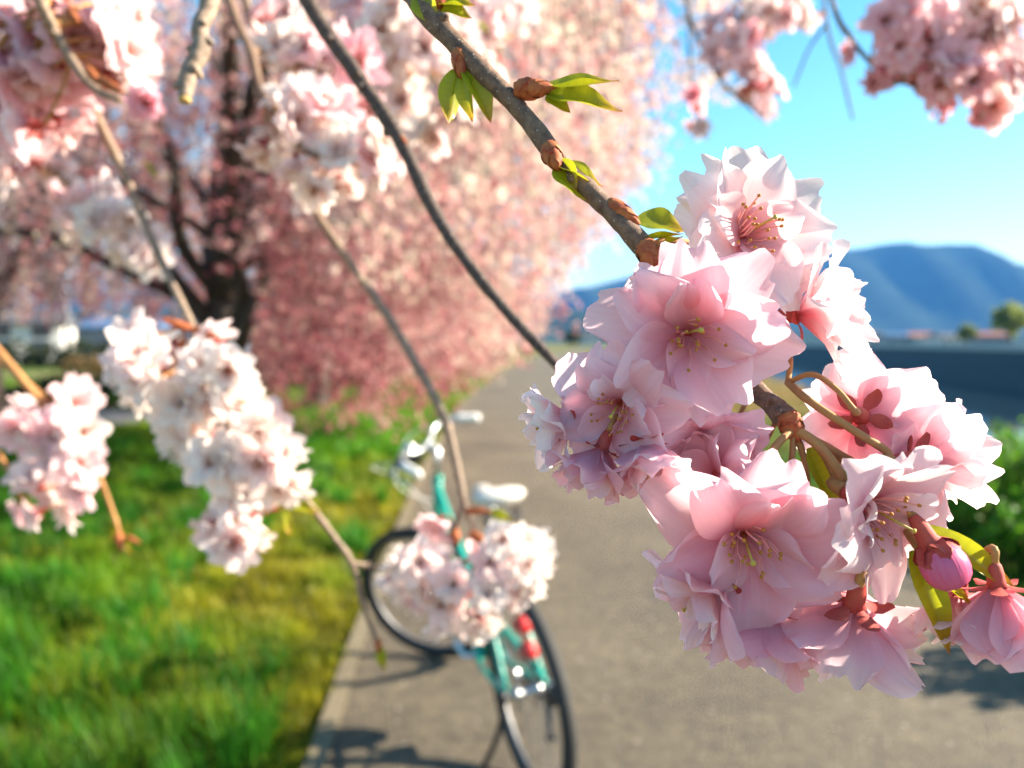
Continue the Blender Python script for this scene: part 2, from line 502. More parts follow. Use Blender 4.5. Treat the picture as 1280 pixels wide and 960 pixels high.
# ------------------------------------------------------------------ scattered small faces (blossom, leaves, blades)
def rand_rot(n, rng):
    q = rng.normal(size=(n, 4)); q /= np.linalg.norm(q, axis=1)[:, None]
    a, b, c, d = q.T
    return np.stack([np.stack([1 - 2 * (c * c + d * d), 2 * (b * c - a * d), 2 * (b * d + a * c)], 1),
                     np.stack([2 * (b * c + a * d), 1 - 2 * (b * b + d * d), 2 * (c * d - a * b)], 1),
                     np.stack([2 * (b * d - a * c), 2 * (c * d + a * b), 1 - 2 * (b * b + c * c)], 1)], 1)

def blossom_template(rings):
    """petals as kite quads; rings = [(count, tilt_deg, length)]"""
    V = []; FQ = []; shade = []
    for n, tilt, L in rings:
        for k in range(n):
            a = 2 * math.pi * (k + 0.5 * (tilt > 30)) / n
            ct, st = math.cos(math.radians(tilt)), math.sin(math.radians(tilt))
            def pt(r, s, lift):
                x, y = r * ct, s
                return (x * math.cos(a) - y * math.sin(a), x * math.sin(a) + y * math.cos(a), r * st + lift)
            b = len(V)
            V += [pt(0.02, 0, 0), pt(0.62 * L, -0.36 * L, 0.05), pt(L, 0, 0.0), pt(0.62 * L, 0.36 * L, 0.05)]
            FQ.append((b, b + 1, b + 2, b + 3))
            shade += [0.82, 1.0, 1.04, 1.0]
    return np.array(V), np.array(FQ), np.array(shade)

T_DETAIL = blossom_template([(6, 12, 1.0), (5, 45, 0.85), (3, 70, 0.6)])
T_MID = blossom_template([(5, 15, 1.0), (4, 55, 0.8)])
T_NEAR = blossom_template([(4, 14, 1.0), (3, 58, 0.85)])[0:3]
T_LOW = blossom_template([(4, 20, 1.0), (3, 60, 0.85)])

def scatter(name, tmpl, pos, scale, col, mat, rng, parent=None, kind=None, loc=None, rot=None):
    TV, TF, sh = tmpl
    n = len(pos); k = len(TV)
    R = rand_rot(n, rng) if rot is None else rot
    V = np.einsum('nij,kj->nki', R, TV) * np.asarray(scale)[:, None, None] + np.asarray(pos)[:, None, :]
    if loc is not None: V = V - np.array(loc)
    FQ = (TF[None] + (np.arange(n) * k)[:, None, None]).reshape(-1, TF.shape[1])
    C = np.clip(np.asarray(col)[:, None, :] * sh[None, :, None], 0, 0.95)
    o = link(name, mesh_np(name, V.reshape(-1, 3), FQ, mat, smooth=False, col=C.reshape(-1, 3)), parent)
    if kind: o['kind'] = kind
    return o

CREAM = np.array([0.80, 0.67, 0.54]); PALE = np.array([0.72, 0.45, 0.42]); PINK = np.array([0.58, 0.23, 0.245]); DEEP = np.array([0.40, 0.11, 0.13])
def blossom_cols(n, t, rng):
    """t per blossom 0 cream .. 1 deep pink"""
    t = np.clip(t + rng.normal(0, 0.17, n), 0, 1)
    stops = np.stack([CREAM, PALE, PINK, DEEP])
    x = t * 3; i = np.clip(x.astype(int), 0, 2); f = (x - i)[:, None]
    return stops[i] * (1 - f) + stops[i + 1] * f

def strand_points(start, bottom, out, rng, n=14):
    """a weeping shoot: arches outwards, then hangs"""
    s = np.array(start); L = s[2] - bottom
    t = np.linspace(0, 1, n)
    hx = out[0] * (1 - (1 - t) ** 2.2); hy = out[1] * (1 - (1 - t) ** 2.2)
    z = s[2] + 0.18 * L * np.sin(np.minimum(t * 2.2, 1) * math.pi) * 0.35 - L * t ** 1.25
    sw = rng.normal(0, 0.03, 2)
    return np.stack([s[0] + hx + sw[0] * np.sin(t * 5), s[1] + hy + sw[1] * np.sin(t * 4 + 1), z], 1)

def crown_from_strands(strands, step, per, rad, size, tones, rng, skip=0.0):
    """blossom positions, sizes and tones along the strands"""
    pos = []; tn = []
    for st, tone in zip(strands, tones):
        seg = np.linalg.norm(np.diff(st, axis=0), axis=1); L = np.concatenate([[0], np.cumsum(seg)])
        m = max(2, int(L[-1] / step))
        u = np.linspace(0.06 * L[-1], L[-1], m) + rng.normal(0, step * 0.25, m)
        c = np.stack([np.interp(u, L, st[:, k]) for k in range(3)], 1)
        keep = rng.random(m) > skip
        c = c[keep]
        if len(c) == 0: continue
        cc = np.repeat(c, per, axis=0) + rng.normal(0, rad, (len(c) * per, 3))
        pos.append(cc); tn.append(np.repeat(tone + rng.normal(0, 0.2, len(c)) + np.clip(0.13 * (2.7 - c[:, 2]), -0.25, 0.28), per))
    pos = np.concatenate(pos); tn = np.concatenate(tn)
    return pos, rng.uniform(0.8, 1.25, len(pos)) * size, tn

def weeping_tree(name, base, label, trunk_pts, trunk_r, limbs, strands, tones, step, per, rad, size, tmpl, seed, twig_r=0.004, skip=0.0):
    rng = np.random.default_rng(seed)
    t = empty(name, base, label, 'tree', 'weeping cherry trees along the path')
    pts = catmull(trunk_pts, 5)
    mb = MB(); mb.add(*tube(pts, lerp_list(trunk_r, len(pts)), 12, 0.07))
    mb.build('trunk', [M_BARK], t, base)
    for lp, lr in limbs:
        pl = catmull(lp, 5); mb = MB(); mb.add(*tube(pl, lerp_list(lr, len(pl)), 8, 0.06))
        mb.build('limb', [M_BARK], t, base)
    mb = MB()
    for s in strands:
        mb.add(*tube(list(s[::2]) if len(s) > 8 else list(s), lerp_list([twig_r * 1.6, twig_r * 0.5], len(s[::2])), 3, cap=False))
    mb.build('hanging_twigs', [M_BARK], t, base)['kind'] = 'stuff'
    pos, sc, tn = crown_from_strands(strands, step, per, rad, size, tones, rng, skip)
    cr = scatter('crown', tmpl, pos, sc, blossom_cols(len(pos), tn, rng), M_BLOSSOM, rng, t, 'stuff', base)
    return t, len(pos)

# the big near tree: trunk on the lawn, shoots hanging over lawn and path
def tone_noise(x, y, z):
    return 0.36 + 0.20 * math.sin(1.3 * x + 0.7 * y) * math.cos(0.9 * y - 0.5) + 0.10 * math.sin(2.9 * x + 1.1)

rng = np.random.default_rng(21)
TB = (-3.45, 9.2, 0.0)
strands = []; tones = []
hb_x = [-7, -3.5, -2.4, -1.2, -0.55, 0.0, 0.3, 0.6, 1.0, 1.35, 1.7, 2.4]
hb_h = [1.3, 0.9, 0.66, 0.62, 0.98, 1.36, 1.65, 2.15, 2.7, 3.1, 3.5, 3.9]
tries = 0
while len(strands) < 650 and tries < 20000:
    tries += 1
    x = rng.uniform(-7.5, 1.75); y = rng.uniform(4.6, 13.5)
    q = x / y
    bottom = np.interp(x, hb_x, hb_h) + abs(rng.normal(0, 0.42)) - 0.1
    if y < 6.0:
        if x > 0.75: bottom = max(bottom, 3.0)
        if x < -0.6: bottom = max(bottom, 1.25 + abs(rng.normal(0, 0.8)))
    if -0.43 < q < -0.31 and y < 9.4 and rng.random() < 0.6: continue
    if q < -0.335:                                   # around the trunk: thin
        if rng.random() > 0.75: continue
        bottom = max(bottom, rng.uniform(1.7, 3.6))
    top = max(bottom + rng.uniform(1.0, 2.0), min(1.45 + 0.44 * y + rng.uniform(-1.2, 0.8), 6.9))
    # shoots leave the crown's inside outwards
    ox, oy = (x - TB[0]), (y - TB[1]); r = math.hypot(ox, oy) + 1e-6
    o = rng.uniform(0.25, 0.8)
    out = (ox / r * o, oy / r * o)
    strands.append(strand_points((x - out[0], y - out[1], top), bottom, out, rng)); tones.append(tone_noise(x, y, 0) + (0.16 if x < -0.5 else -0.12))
# a few nearer shoots in front, still above the lawn and path
k_ = 0
while k_ < 70:
    y = rng.uniform(2.6, 4.6); q = rng.uniform(-0.26, 0.16); x = q * y
    bottom = 1.45 + (428 - np.interp(640 + F * q, [380, 480, 600, 700, 800], [330, 330, 270, 220, 130]) ) / F * y + abs(rng.normal(0, 0.35))
    top = max(1.45 + 0.46 * y + rng.uniform(0.0, 0.6), bottom + 0.5)
    o = rng.uniform(0.1, 0.3); out = (o * 0.7, -o * 0.5)
    strands.append(strand_points((x - out[0], y - out[1], top), bottom, out, rng)); tones.append(rng.uniform(0.0, 0.35)); k_ += 1
limbs = [
    ([(-3.42, 9.2, 1.9), (-3.0, 8.4, 3.1), (-2.1, 7.2, 4.4), (-0.9, 6.2, 5.0), (0.2, 5.5, 5.0)], [0.13, 0.11, 0.085, 0.06, 0.03]),
    ([(-3.45, 9.2, 2.4), (-2.6, 9.6, 3.8), (-1.2, 9.7, 5.2), (0.6, 9.3, 5.7), (1.5, 9.0, 5.4)], [0.13, 0.10, 0.08, 0.05, 0.025]),
    ([(-3.5, 9.2, 1.6), (-4.3, 8.6, 2.7), (-5.5, 7.9, 3.6), (-6.8, 7.4, 3.9)], [0.12, 0.10, 0.07, 0.03]),
    ([(-3.5, 9.25, 2.1), (-4.0, 10.2, 3.3), (-5.2, 11.3, 4.2), (-6.6, 12.0, 4.5)], [0.12, 0.09, 0.06, 0.03]),
    ([(-3.45, 9.25, 2.8), (-2.9, 10.6, 4.2), (-1.8, 12.0, 5.4), (0.2, 12.8, 5.6)], [0.11, 0.09, 0.06, 0.03]),
    ([(-3.35, 9.1, 1.2), (-2.75, 8.6, 2.2), (-2.62, 8.3, 3.4), (-2.7, 8.0, 4.8)], [0.085, 0.075, 0.06, 0.03]),
    ([(-3.3, 9.1, 2.3), (-2.6, 7.3, 4.0), (-1.7, 4.8, 4.9), (-0.8, 2.6, 4.6), (-0.2, 1.0, 3.8), (0.1, 0.5, 3.1)], [0.11, 0.085, 0.06, 0.045, 0.03, 0.016]),
    ([(-3.4, 9.1, 1.5), (-3.0, 8.7, 2.0), (-2.9, 8.2, 2.5), (-2.6, 7.8, 3.3), (-2.9, 7.6, 4.2)], [0.07, 0.06, 0.05, 0.04, 0.02]),
    ([(-3.45, 9.1, 2.0), (-3.7, 8.7, 2.6), (-3.6, 8.3, 3.4), (-3.9, 8.0, 4.4)], [0.09, 0.08, 0.06, 0.03]),
    ([(-3.4, 9.1, 1.1), (-3.05, 8.9, 1.7), (-3.1, 8.7, 2.6), (-2.95, 8.6, 3.6), (-3.2, 8.4, 4.6)], [0.10, 0.09, 0.08, 0.06, 0.03]),
    ([(-3.4, 9.2, 2.2), (-2.7, 8.9, 2.6), (-2.2, 8.5, 3.2), (-1.9, 8.0, 3.1)], [0.06, 0.05, 0.035, 0.02]),
    ([(-3.5, 9.0, 2.7), (-4.1, 8.3, 3.1), (-4.4, 7.6, 3.0), (-4.8, 7.2, 2.4)], [0.06, 0.05, 0.035, 0.02]),
    ([(-3.9, 9.0, 2.0), (-4.6, 7.6, 2.5), (-5.0, 6.6, 2.35), (-5.6, 5.6, 2.5)], [0.07, 0.05, 0.035, 0.02]),
]
near_tree, nb = weeping_tree('weeping_cherry_tree', TB, 'large weeping cherry on the lawn whose dense pink shoots hang over bicycle and path',
    [(-3.5, 9.2, -0.15), (-3.45, 9.2, 0.5), (-3.38, 9.2, 1.4), (-3.48, 9.22, 2.5), (-3.42, 9.25, 3.6), (-3.3, 9.3, 5.0)], [0.30, 0.24, 0.20, 0.17, 0.12, 0.05],
    limbs, strands, tones, 0.245, 10, 0.072, 0.0315, T_NEAR, 31, skip=0.08)

# the row of cherries behind it
row = [(-8.6, 12.6, 6.4, 150, 'shaded weeping cherry behind and left of the big one, beside the side road'),
       (-13.5, 20.0, 6.6, 110, 'weeping cherry beyond the side road, farthest from the path'),
       (-4.3, 17.0, 6.3, 170, 'first weeping cherry behind the big one, pale pink beside the bend'),
       (-4.6, 25.0, 6.2, 150, 'second weeping cherry beyond the big one in the row beside the path'),
       (-4.4, 34.0, 6.4, 130, 'third weeping cherry of the row beyond the big one, where the path bends'),
       (-3.2, 46.0, 6.5, 120, 'fourth weeping cherry of the row, far along the curving path'),
       (-0.6, 62.0, 6.5, 110, 'last weeping cherry at the far end of the row by the path')]
for i, (bx, by, H, ns, lab) in enumerate(row):
    rng = np.random.default_rng(50 + i)
    strands = []; tones = []
    while len(strands) < ns:
        r = 3.7 * math.sqrt(rng.random()); a = rng.uniform(0, 2 * math.pi)
        x = bx + r * math.cos(a); y = by + r * math.sin(a)
        edge = path_center(y)[0]
        bottom = (2.0 if bx < -6 else 1.15) + 0.45 * max(0, x - edge + 0.6) + abs(rng.normal(0, 0.4))
        top = (H - 0.05 * r * r * 1.2) - rng.uniform(0, 1.6)
        top = max(top, bottom + 0.8)
        o = rng.uniform(0.3, 0.9)
        out = (math.cos(a) * o, math.sin(a) * o)
        strands.append(strand_points((x - out[0], y - out[1], top), bottom, out, rng, 10)); tones.append(0.3 + 0.15 * math.sin(x * 1.1 + y))
    lm = []
    for k in range(5):
        a = k * 1.257 + i; lm.append(([(bx, by, 1.9 + 0.2 * k), (bx + 0.9 * math.cos(a), by + 0.9 * math.sin(a), 3.2), (bx + 2.6 * math.cos(a), by + 2.6 * math.sin(a), H - 1.0)], [0.12, 0.09, 0.03]))
    f = 1 + 0.12 * max(0, i - 2)
    weeping_tree('weeping_cherry_tree', (bx, by, 0), lab,
        [(bx, by, -0.1), (bx + 0.05, by, 1.0), (bx - 0.06, by, 2.4), (bx, by, H - 1.2)], [0.26, 0.2, 0.17, 0.06], lm, strands, tones, 0.17 * f, 4, 0.085, 0.046 * f, T_LOW, 70 + i, 0.006)

# ------------------------------------------------------------------ leafy trees and houses beyond the river
def round_tree(loc, h, rad, cols, n, leaf, label, seed, group):
    rng = np.random.default_rng(seed)
    t = empty('broadleaf_tree', loc, label, 'tree', group)
    mb = MB()
    mb.add(*tube(catmull([(0, 0, -0.3), (0.05 * h * 0.2, 0, h * 0.25), (0, 0.02 * h, h * 0.75)], 4), lerp_list([0.045 * h, 0.03 * h, 0.01 * h], 9), 8, 0.05))
    tr = mb.build('trunk', [M_BARK], t)
    for k in range(5):
        a = k * 1.26 + seed
        mb = MB(); mb.add(*tube([(0, 0, h * (0.25 + 0.06 * k)), (rad * 0.4 * math.cos(a), rad * 0.4 * math.sin(a), h * (0.45 + 0.05 * k)), (rad * 0.7 * math.cos(a), rad * 0.7 * math.sin(a), h * (0.6 + 0.05 * k))], [0.02 * h, 0.012 * h, 0.004 * h], 6))
        mb.build('limb', [M_BARK], t)
    nc = 26
    d = rng.normal(size=(nc, 3)); d /= np.linalg.norm(d, axis=1)[:, None]
    cc = d * (rng.random(nc) ** 0.4)[:, None] * np.array([rad * 0.8, rad * 0.8, h * 0.32]) + np.array([0, 0, h * 0.62])
    idx = rng.integers(0, nc, n)
    dd = rng.normal(size=(n, 3)); dd /= np.linalg.norm(dd, axis=1)[:, None]
    pos = cc[idx] + dd * (rng.random(n) ** 0.5)[:, None] * rad * 0.34
    c = np.array(cols[0])[None] * (1 - rng.random(n))[:, None] + np.array(cols[1])[None] * rng.random(n)[:, None]
    scatter('crown', T_LEAF, pos, rng.uniform(0.7, 1.3, n) * leaf, c, M_FOLIAGE, rng, t, 'stuff')
T_LEAF = (np.array([(-1, 0, 0), (0, -0.55, 0.1), (1, 0, 0), (0, 0.55, 0.1)], dtype=float), np.array([(0, 1, 2, 3)]), np.array([0.95, 1, 1, 1]))
G = 'trees beyond the river'
def far_at(px, d, h=0.5): return ((px - 640) / F * d, d, h)
round_tree(far_at(1262, 125), 7.6, 3.1, [(0.22, 0.27, 0.05), (0.34, 0.36, 0.09)], 1800, 0.36, 'largest rounded yellow green tree beyond the far river bank', 3, G)
round_tree(far_at(1207, 150), 4.6, 2.0, [(0.18, 0.22, 0.05), (0.28, 0.30, 0.09)], 1000, 0.34, 'small yellow green tree left of the largest tree beyond the river', 4, G)
round_tree(far_at(1310, 140), 6.0, 2.8, [(0.07, 0.11, 0.025), (0.13, 0.16, 0.04)], 1000, 0.38, 'green tree right of the largest tree beyond the river', 6, G)
round_tree(far_at(716, 190, 0.1), 4.0, 2.6, [(0.03, 0.05, 0.02), (0.06, 0.08, 0.03)], 900, 0.4, 'dark low tree where the path vanishes under the hills', 8, G)
round_tree(far_at(765, 210, 0.3), 5.5, 3.4, [(0.03, 0.05, 0.02), (0.06, 0.08, 0.03)], 900, 0.45, 'wide dark tree between path end and river under the hills', 9, G)

def house(loc, w, dp, h, rz, wall, roof, label, group, storeys=2):
    t = empty('house', loc, label, 'house', group); t.rotation_euler.z = rz
    mb = MB(); mb.add(*box((0, 0, h / 2), (w, dp, h))); mb.build('wall', [wall], t, smooth=False)
    mb = MB(); o = 0.45; rh = h * 0.38
    x, y = w / 2 + o, dp / 2 + o
    v = [(-x, -y, h), (x, -y, h), (x, y, h), (-x, y, h), (-x * 0.75, 0, h + rh), (x * 0.75, 0, h + rh), (-x, -y, h - .15), (x, -y, h - .15), (x, y, h - .15), (-x, y, h - .15)]
    mb.add(v, [(0, 1, 5, 4), (1, 2, 5), (2, 3, 4, 5), (3, 0, 4), (6, 7, 1, 0), (7, 8, 2, 1), (8, 9, 3, 2), (9, 6, 0, 3), (9, 8, 7, 6)])
    mb.build('roof', [roof], t, smooth=False)
    n = max(2, int(w / 2.6))
    wm = None
    for s in range(storeys):
        for k in range(n):
            xx = -w / 2 + (k + 0.5) * w / n; zz = h * (0.28 if storeys == 1 else 0.26 + 0.46 * s) + 0.25
            if wm is None:
                mb = MB(); mb.add(*box((0, 0, 0), (1.3, 0.12, 1.1))); o_ = mb.build('window', [M_GLASS], t, smooth=False); wm = o_
            else:
                o_ = wm.copy(); COL.objects.link(o_); o_.parent = t
            o_.location = (xx, -dp / 2 - 0.02, zz)
M_GLASS = plain('dark_window', (0.03, 0.04, 0.05), 0.1)
W_WHITE = plain('white_render', (0.62, 0.6, 0.56), 0.9, var=0.08, bscale=2)
W_CREAM = plain('cream_render', (0.5, 0.45, 0.36), 0.9, var=0.08, bscale=2)
W_GREY = plain('grey_cladding', (0.25, 0.26, 0.28), 0.8, var=0.1, bscale=2)
R_DARK = plain('dark_tile', (0.07, 0.07, 0.08), 0.6, var=0.2, bscale=8)
R_RED = plain('red_tile', (0.30, 0.10, 0.06), 0.7, var=0.2, bscale=8)
R_BLUE = plain('blue_sheet_roof', (0.07, 0.14, 0.25), 0.5, var=0.1, bscale=3)
GH = 'houses beyond the river'
hs_ = [(1072, 230, 9, 5.0, W_GREY, R_DARK, 'grey house with dark roof, nearest the blossoms beyond the river'),
       (1098, 260, 8, 4.6, W_CREAM, R_DARK, 'cream house with dark roof in the row beyond the river'),
       (1118, 240, 7, 4.2, W_GREY, R_BLUE, 'grey house with blue roof in the row beyond the river'),
       (1146, 250, 10, 4.4, W_WHITE, R_RED, 'white house with red roof in the row beyond the river'),
       (1180, 235, 9, 4.0, W_WHITE, R_DARK, 'white house with dark roof in the row beyond the river'),
       (1232, 260, 11, 4.8, W_GREY, R_RED, 'grey house with red roof behind the yellow green trees'),
       (742, 300, 12, 6.0, W_WHITE, R_DARK, 'white house far off at the end of the path under the hills'),
       (775, 330, 11, 5.0, W_CREAM, R_BLUE, 'cream house with blue roof far off beside the path end')]
for i, (px, d, w_, h_, wm_, rm_, lab) in enumerate(hs_):
    house(far_at(px, d, 0.3), w_, 7.5, h_ * 0.72, 0.25 * math.sin(i * 2.1), wm_, rm_, lab, GH)
# buildings and hedges on the left beyond the side road
house((-38.5, 62, 0), 5.4, 6, 3.0, 0.35, W_WHITE, R_DARK, 'white house seen between cherry branches beyond the side road', 'houses beyond the side road')
house((-37, 74, 0), 8, 6, 2.8, -0.1, W_GREY, R_BLUE, 'grey shed with blue sheet roof beyond the side road', 'houses beyond the side road', 1)
house((-58, 80, 0), 9, 7, 4.6, 0.2, W_CREAM, R_DARK, 'cream house with dark roof beyond the side road', 'houses beyond the side road')
house((-20, 95, 0), 10, 7, 4.4, 0.1, W_WHITE, R_BLUE, 'white house with blue roof behind the cherry trunk', 'houses beyond the side road')
# utility pole
mb = MB(); mb.add(*tube([(0, 0, -0.2), (0, 0, 8.2)], [0.16, 0.11], 10))
pole = empty('utility_pole', (-28.7, 50, 0), 'slim pale concrete utility pole left of the cherry trunk', 'utility pole')
mb.build('shaft', [W_GREY], pole)
for z_, l_ in ((7.7, 1.8), (7.1, 1.4)):
    mb = MB(); mb.add(*box((0, -0.16, z_), (l_, 0.09, 0.09))); ca = mb.build('crossarm', [M_CONC], pole, smooth=False)
    for s_ in (-1, 1):
        mb = MB(); mb.add(*tube([(s_ * l_ * 0.42, -0.16, z_ + 0.03), (s_ * l_ * 0.42, -0.16, z_ + 0.2)], 0.05, 8)); mb.build('insulator', [W_WHITE], ca)

def hedge(loc, L, wd, h, n, leaf, cols, label, seed, rz=0.0, name='hedge', grp=None, cat='hedge'):
    """clipped or loose shrub: woody stems inside, leaf-sized faces through the volume"""
    rng = np.random.default_rng(seed)
    t = empty(name, loc, label, cat, grp); t.rotation_euler.z = rz
    for k in range(max(3, int(L / 0.8))):
        x = rng.uniform(-L / 2, L / 2)
        mb = MB(); mb.add(*tube([(x, 0, -0.05), (x + rng.normal(0, 0.05), rng.normal(0, 0.08), h * 0.5), (x + rng.normal(0, 0.1), rng.normal(0, 0.12), h * 0.85)], [0.02, 0.014, 0.006], 5))
        mb.build('stem', [M_BARK], t)
    px = rng.uniform(-L / 2, L / 2, n)
    lump = 0.75 + 0.25 * np.sin(px * 2.3 + seed) * np.sin(px * 0.9 + 1)
    a = rng.uniform(0, 2 * math.pi, n); r = rng.random(n) ** 0.4
    py = np.cos(a) * r * wd / 2 * lump; pz = h * 0.52 * lump + np.sin(a) * r * h * 0.52 * lump
    c = np.array(cols[0])[None] + (np.array(cols[1]) - np.array(cols[0]))[None] * rng.random(n)[:, None]
    scatter('foliage', T_LEAF, np.stack([px, py, pz], 1), rng.uniform(0.6, 1.3, n) * leaf, c, M_FOLIAGE, rng, t, 'stuff')
hedge((-10.5, 17.6, 0), 9, 0.9, 0.75, 5000, 0.07, [(0.02, 0.03, 0.012), (0.05, 0.06, 0.02)], 'low dark hedge along the far side of the side road', 2, 3.04)
hedge((-9.6, 26, 0), 11, 1.3, 1.1, 4500, 0.09, [(0.15, 0.09, 0.03), (0.22, 0.15, 0.06)], 'loose brown winter hedge in the field behind the side road', 12, 3.1)
hedge((-24, 44, 0), 22, 2.0, 1.7, 4500, 0.16, [(0.03, 0.045, 0.02), (0.07, 0.08, 0.03)], 'dark shrub belt below the white house and pole', 13, 3.0)
hedge((-8.5, 38, 0), 12, 1.8, 1.5, 3500, 0.14, [(0.05, 0.05, 0.02), (0.12, 0.10, 0.04)], 'olive shrub belt behind the row of cherry trunks', 14, 3.1)

# ------------------------------------------------------------------ grass
def blade_template():
    V = [(-0.5, 0, 0), (0.5, 0, 0), (0.36, 0.10, 0.55), (-0.36, 0.10, 0.55), (0.1, 0.34, 1.0), (-0.1, 0.34, 1.0)]
    return np.array(V, dtype=float), np.array([(0, 1, 2, 3), (3, 2, 4, 5)]), np.array([0.75, 0.75, 1, 1, 1.1, 1.1])
T_BLADE = blade_template()
def grass(name, xy, hgt, wid, col, label, seed):
    rng = np.random.default_rng(seed); n = len(xy)
    TV, TF, sh = T_BLADE
    a = rng.uniform(0, 2 * math.pi, n); lean = rng.normal(0, 0.22, (n, 2))
    V = np.repeat(TV[None], n, 0)
    V[:, :, 0] *= wid[:, None]; V[:, :, 1] *= hgt[:, None]; V[:, :, 2] *= hgt[:, None]
    x = V[:, :, 0] * np.cos(a)[:, None] - V[:, :, 1] * np.sin(a)[:, None]
    y = V[:, :, 0] * np.sin(a)[:, None] + V[:, :, 1] * np.cos(a)[:, None]
    V = np.stack([x + V[:, :, 2] * lean[:, :1], y + V[:, :, 2] * lean[:, 1:], V[:, :, 2] - 0.015], 2)
    V[:, :, 0] += xy[:, :1]; V[:, :, 1] += xy[:, 1:]
    k = len(TV); FQ = (TF[None] + (np.arange(n) * k)[:, None, None]).reshape(-1, 4)
    C = np.clip(col[:, None, :] * sh[None, :, None], 0, 0.9)
    o = link(name, mesh_np(name, V.reshape(-1, 3), FQ, M_GRASS, False, C.reshape(-1, 3)))
    tag(o, label, 'grass', kind='stuff'); return o
def vnoise(x, y, s, seed):
    """smooth value noise"""
    r = np.random.default_rng(seed); T = r.random((64, 64))
    u = x * s; v = y * s; i = np.floor(u).astype(int); j = np.floor(v).astype(int); f = u - i; g_ = v - j
    f = f * f * (3 - 2 * f); g_ = g_ * g_ * (3 - 2 * g_)
    A = T[i % 64, j % 64]; B = T[(i + 1) % 64, j % 64]; C = T[i % 64, (j + 1) % 64]; E = T[(i + 1) % 64, (j + 1) % 64]
    return (A * (1 - f) + B * f) * (1 - g_) + (C * (1 - f) + E * f) * g_
rng = np.random.default_rng(5)
# lawn between the kerb and the side road: denser close by
n = 150000
d = 1.7 * np.exp(rng.random(n) * math.log(30 / 1.7))
q = rng.uniform(-0.78, 0.05, n)
x = q * d; y = d
l = np.interp(y, yl, [path_center(v)[0] for v in yl])
fr = l - 0.04 + 0.26 * (vnoise(x, y, 4.0, 8) * 0.6 + vnoise(x, y, 11.0, 28) * 0.4 - 0.5)
keep = (x < fr + 0.03) & ~((y > 13.2) & (y < 18) & (x < -6.5))
x, y, d, l = x[keep], y[keep], d[keep], l[keep]
n = len(x)
yel = np.clip((vnoise(x, y, 0.75, 1) * 0.6 + vnoise(x, y, 2.2, 2) * 0.4 - 0.46) * 5, 0, 1)
yel *= 0.45
for bx_, by_, br_, ba_ in ((-1.5, 4.9, 0.75, 0.8), (-1.2, 4.0, 0.5, 0.7), (-2.4, 6.6, 0.9, 0.6), (-1.3, 6.6, 0.6, 0.9), (-1.9, 3.9, 0.45, 0.5), (-3.6, 5.6, 0.8, 0.35)):
    yel += ba_ * np.exp(-((x - bx_) ** 2 + ((y - by_) * 0.8) ** 2) / br_ ** 2) * (0.5 + vnoise(x, y, 4.0, 21))
yel = np.clip(yel + np.clip(1 - (l - x) / 0.35, 0, 1) * 0.8, 0, 1)
green = np.array([0.085, 0.235, 0.006]); lush_shade = np.array([0.03, 0.12, 0.008]); yellow = np.array([0.27, 0.25, 0.014])
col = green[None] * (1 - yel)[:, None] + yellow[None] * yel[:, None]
mixl = (vnoise(x, y, 1.6, 4) > 0.55)[:, None] * (1 - yel)[:, None]  # dark clumps: green variation plus lawn shadow put into the blade colour
col = col * (1 - 0.8 * mixl) + lush_shade[None] * 0.8 * mixl
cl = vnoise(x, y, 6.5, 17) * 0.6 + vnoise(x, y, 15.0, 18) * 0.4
col *= (0.25 + 1.45 * cl)[:, None] * rng.uniform(0.8, 1.2, (n, 1))  # clump tone, its darks also painting shade among the grass
hg = (0.035 + 0.10 * vnoise(x, y, 3.2, 6) ** 1.5 + 0.17 * cl ** 2) * (1 - 0.4 * yel) * rng.uniform(0.5, 1.4, n) * np.clip(0.35 + (l - x) * 1.6, 0.35, 1.0)
wd = 0.005 * np.clip(d / 2.2, 1, 5) * rng.uniform(0.7, 1.3, n)
# taller coarse tufts
tc_ = []; 
for _ in range(420):
    ty = 2.2 * math.exp(rng.random() * math.log(5)); tx = -0.85 - rng.random() ** 0.8 * 0.75 * ty
    if vnoise(np.array([tx]), np.array([ty]), 1.3, 23)[0] < 0.42: continue
    tc_.append((tx, ty))
tc_ = np.array(tc_); nb_ = 55
tx = np.repeat(tc_, nb_, 0) + rng.normal(0, 0.045, (len(tc_) * nb_, 2))
tcol = np.repeat(np.array([0.035, 0.15, 0.008])[None] * rng.uniform(0.6, 1.9, (len(tc_), 1)), nb_, 0) * rng.uniform(0.8, 1.2, (len(tx), 1))
ok_ = tx[:, 0] < np.interp(tx[:, 1], yl, [path_center(v)[0] for v in yl]) - 0.15
tx, tcol = tx[ok_], tcol[ok_]
th_ = rng.uniform(0.10, 0.25, len(tx)); tw_ = 0.006 * np.clip(tx[:, 1] / 3, 1, 3)
x = np.concatenate([x, tx[:, 0]]); y = np.concatenate([y, tx[:, 1]]); hg = np.concatenate([hg, th_]); wd = np.concatenate([wd, tw_]); col = np.concatenate([col, tcol])
grass('grass', np.stack([x, y], 1), hg, wd, col, 'bright green and yellowish lawn grass beside the path and bicycle', 9)
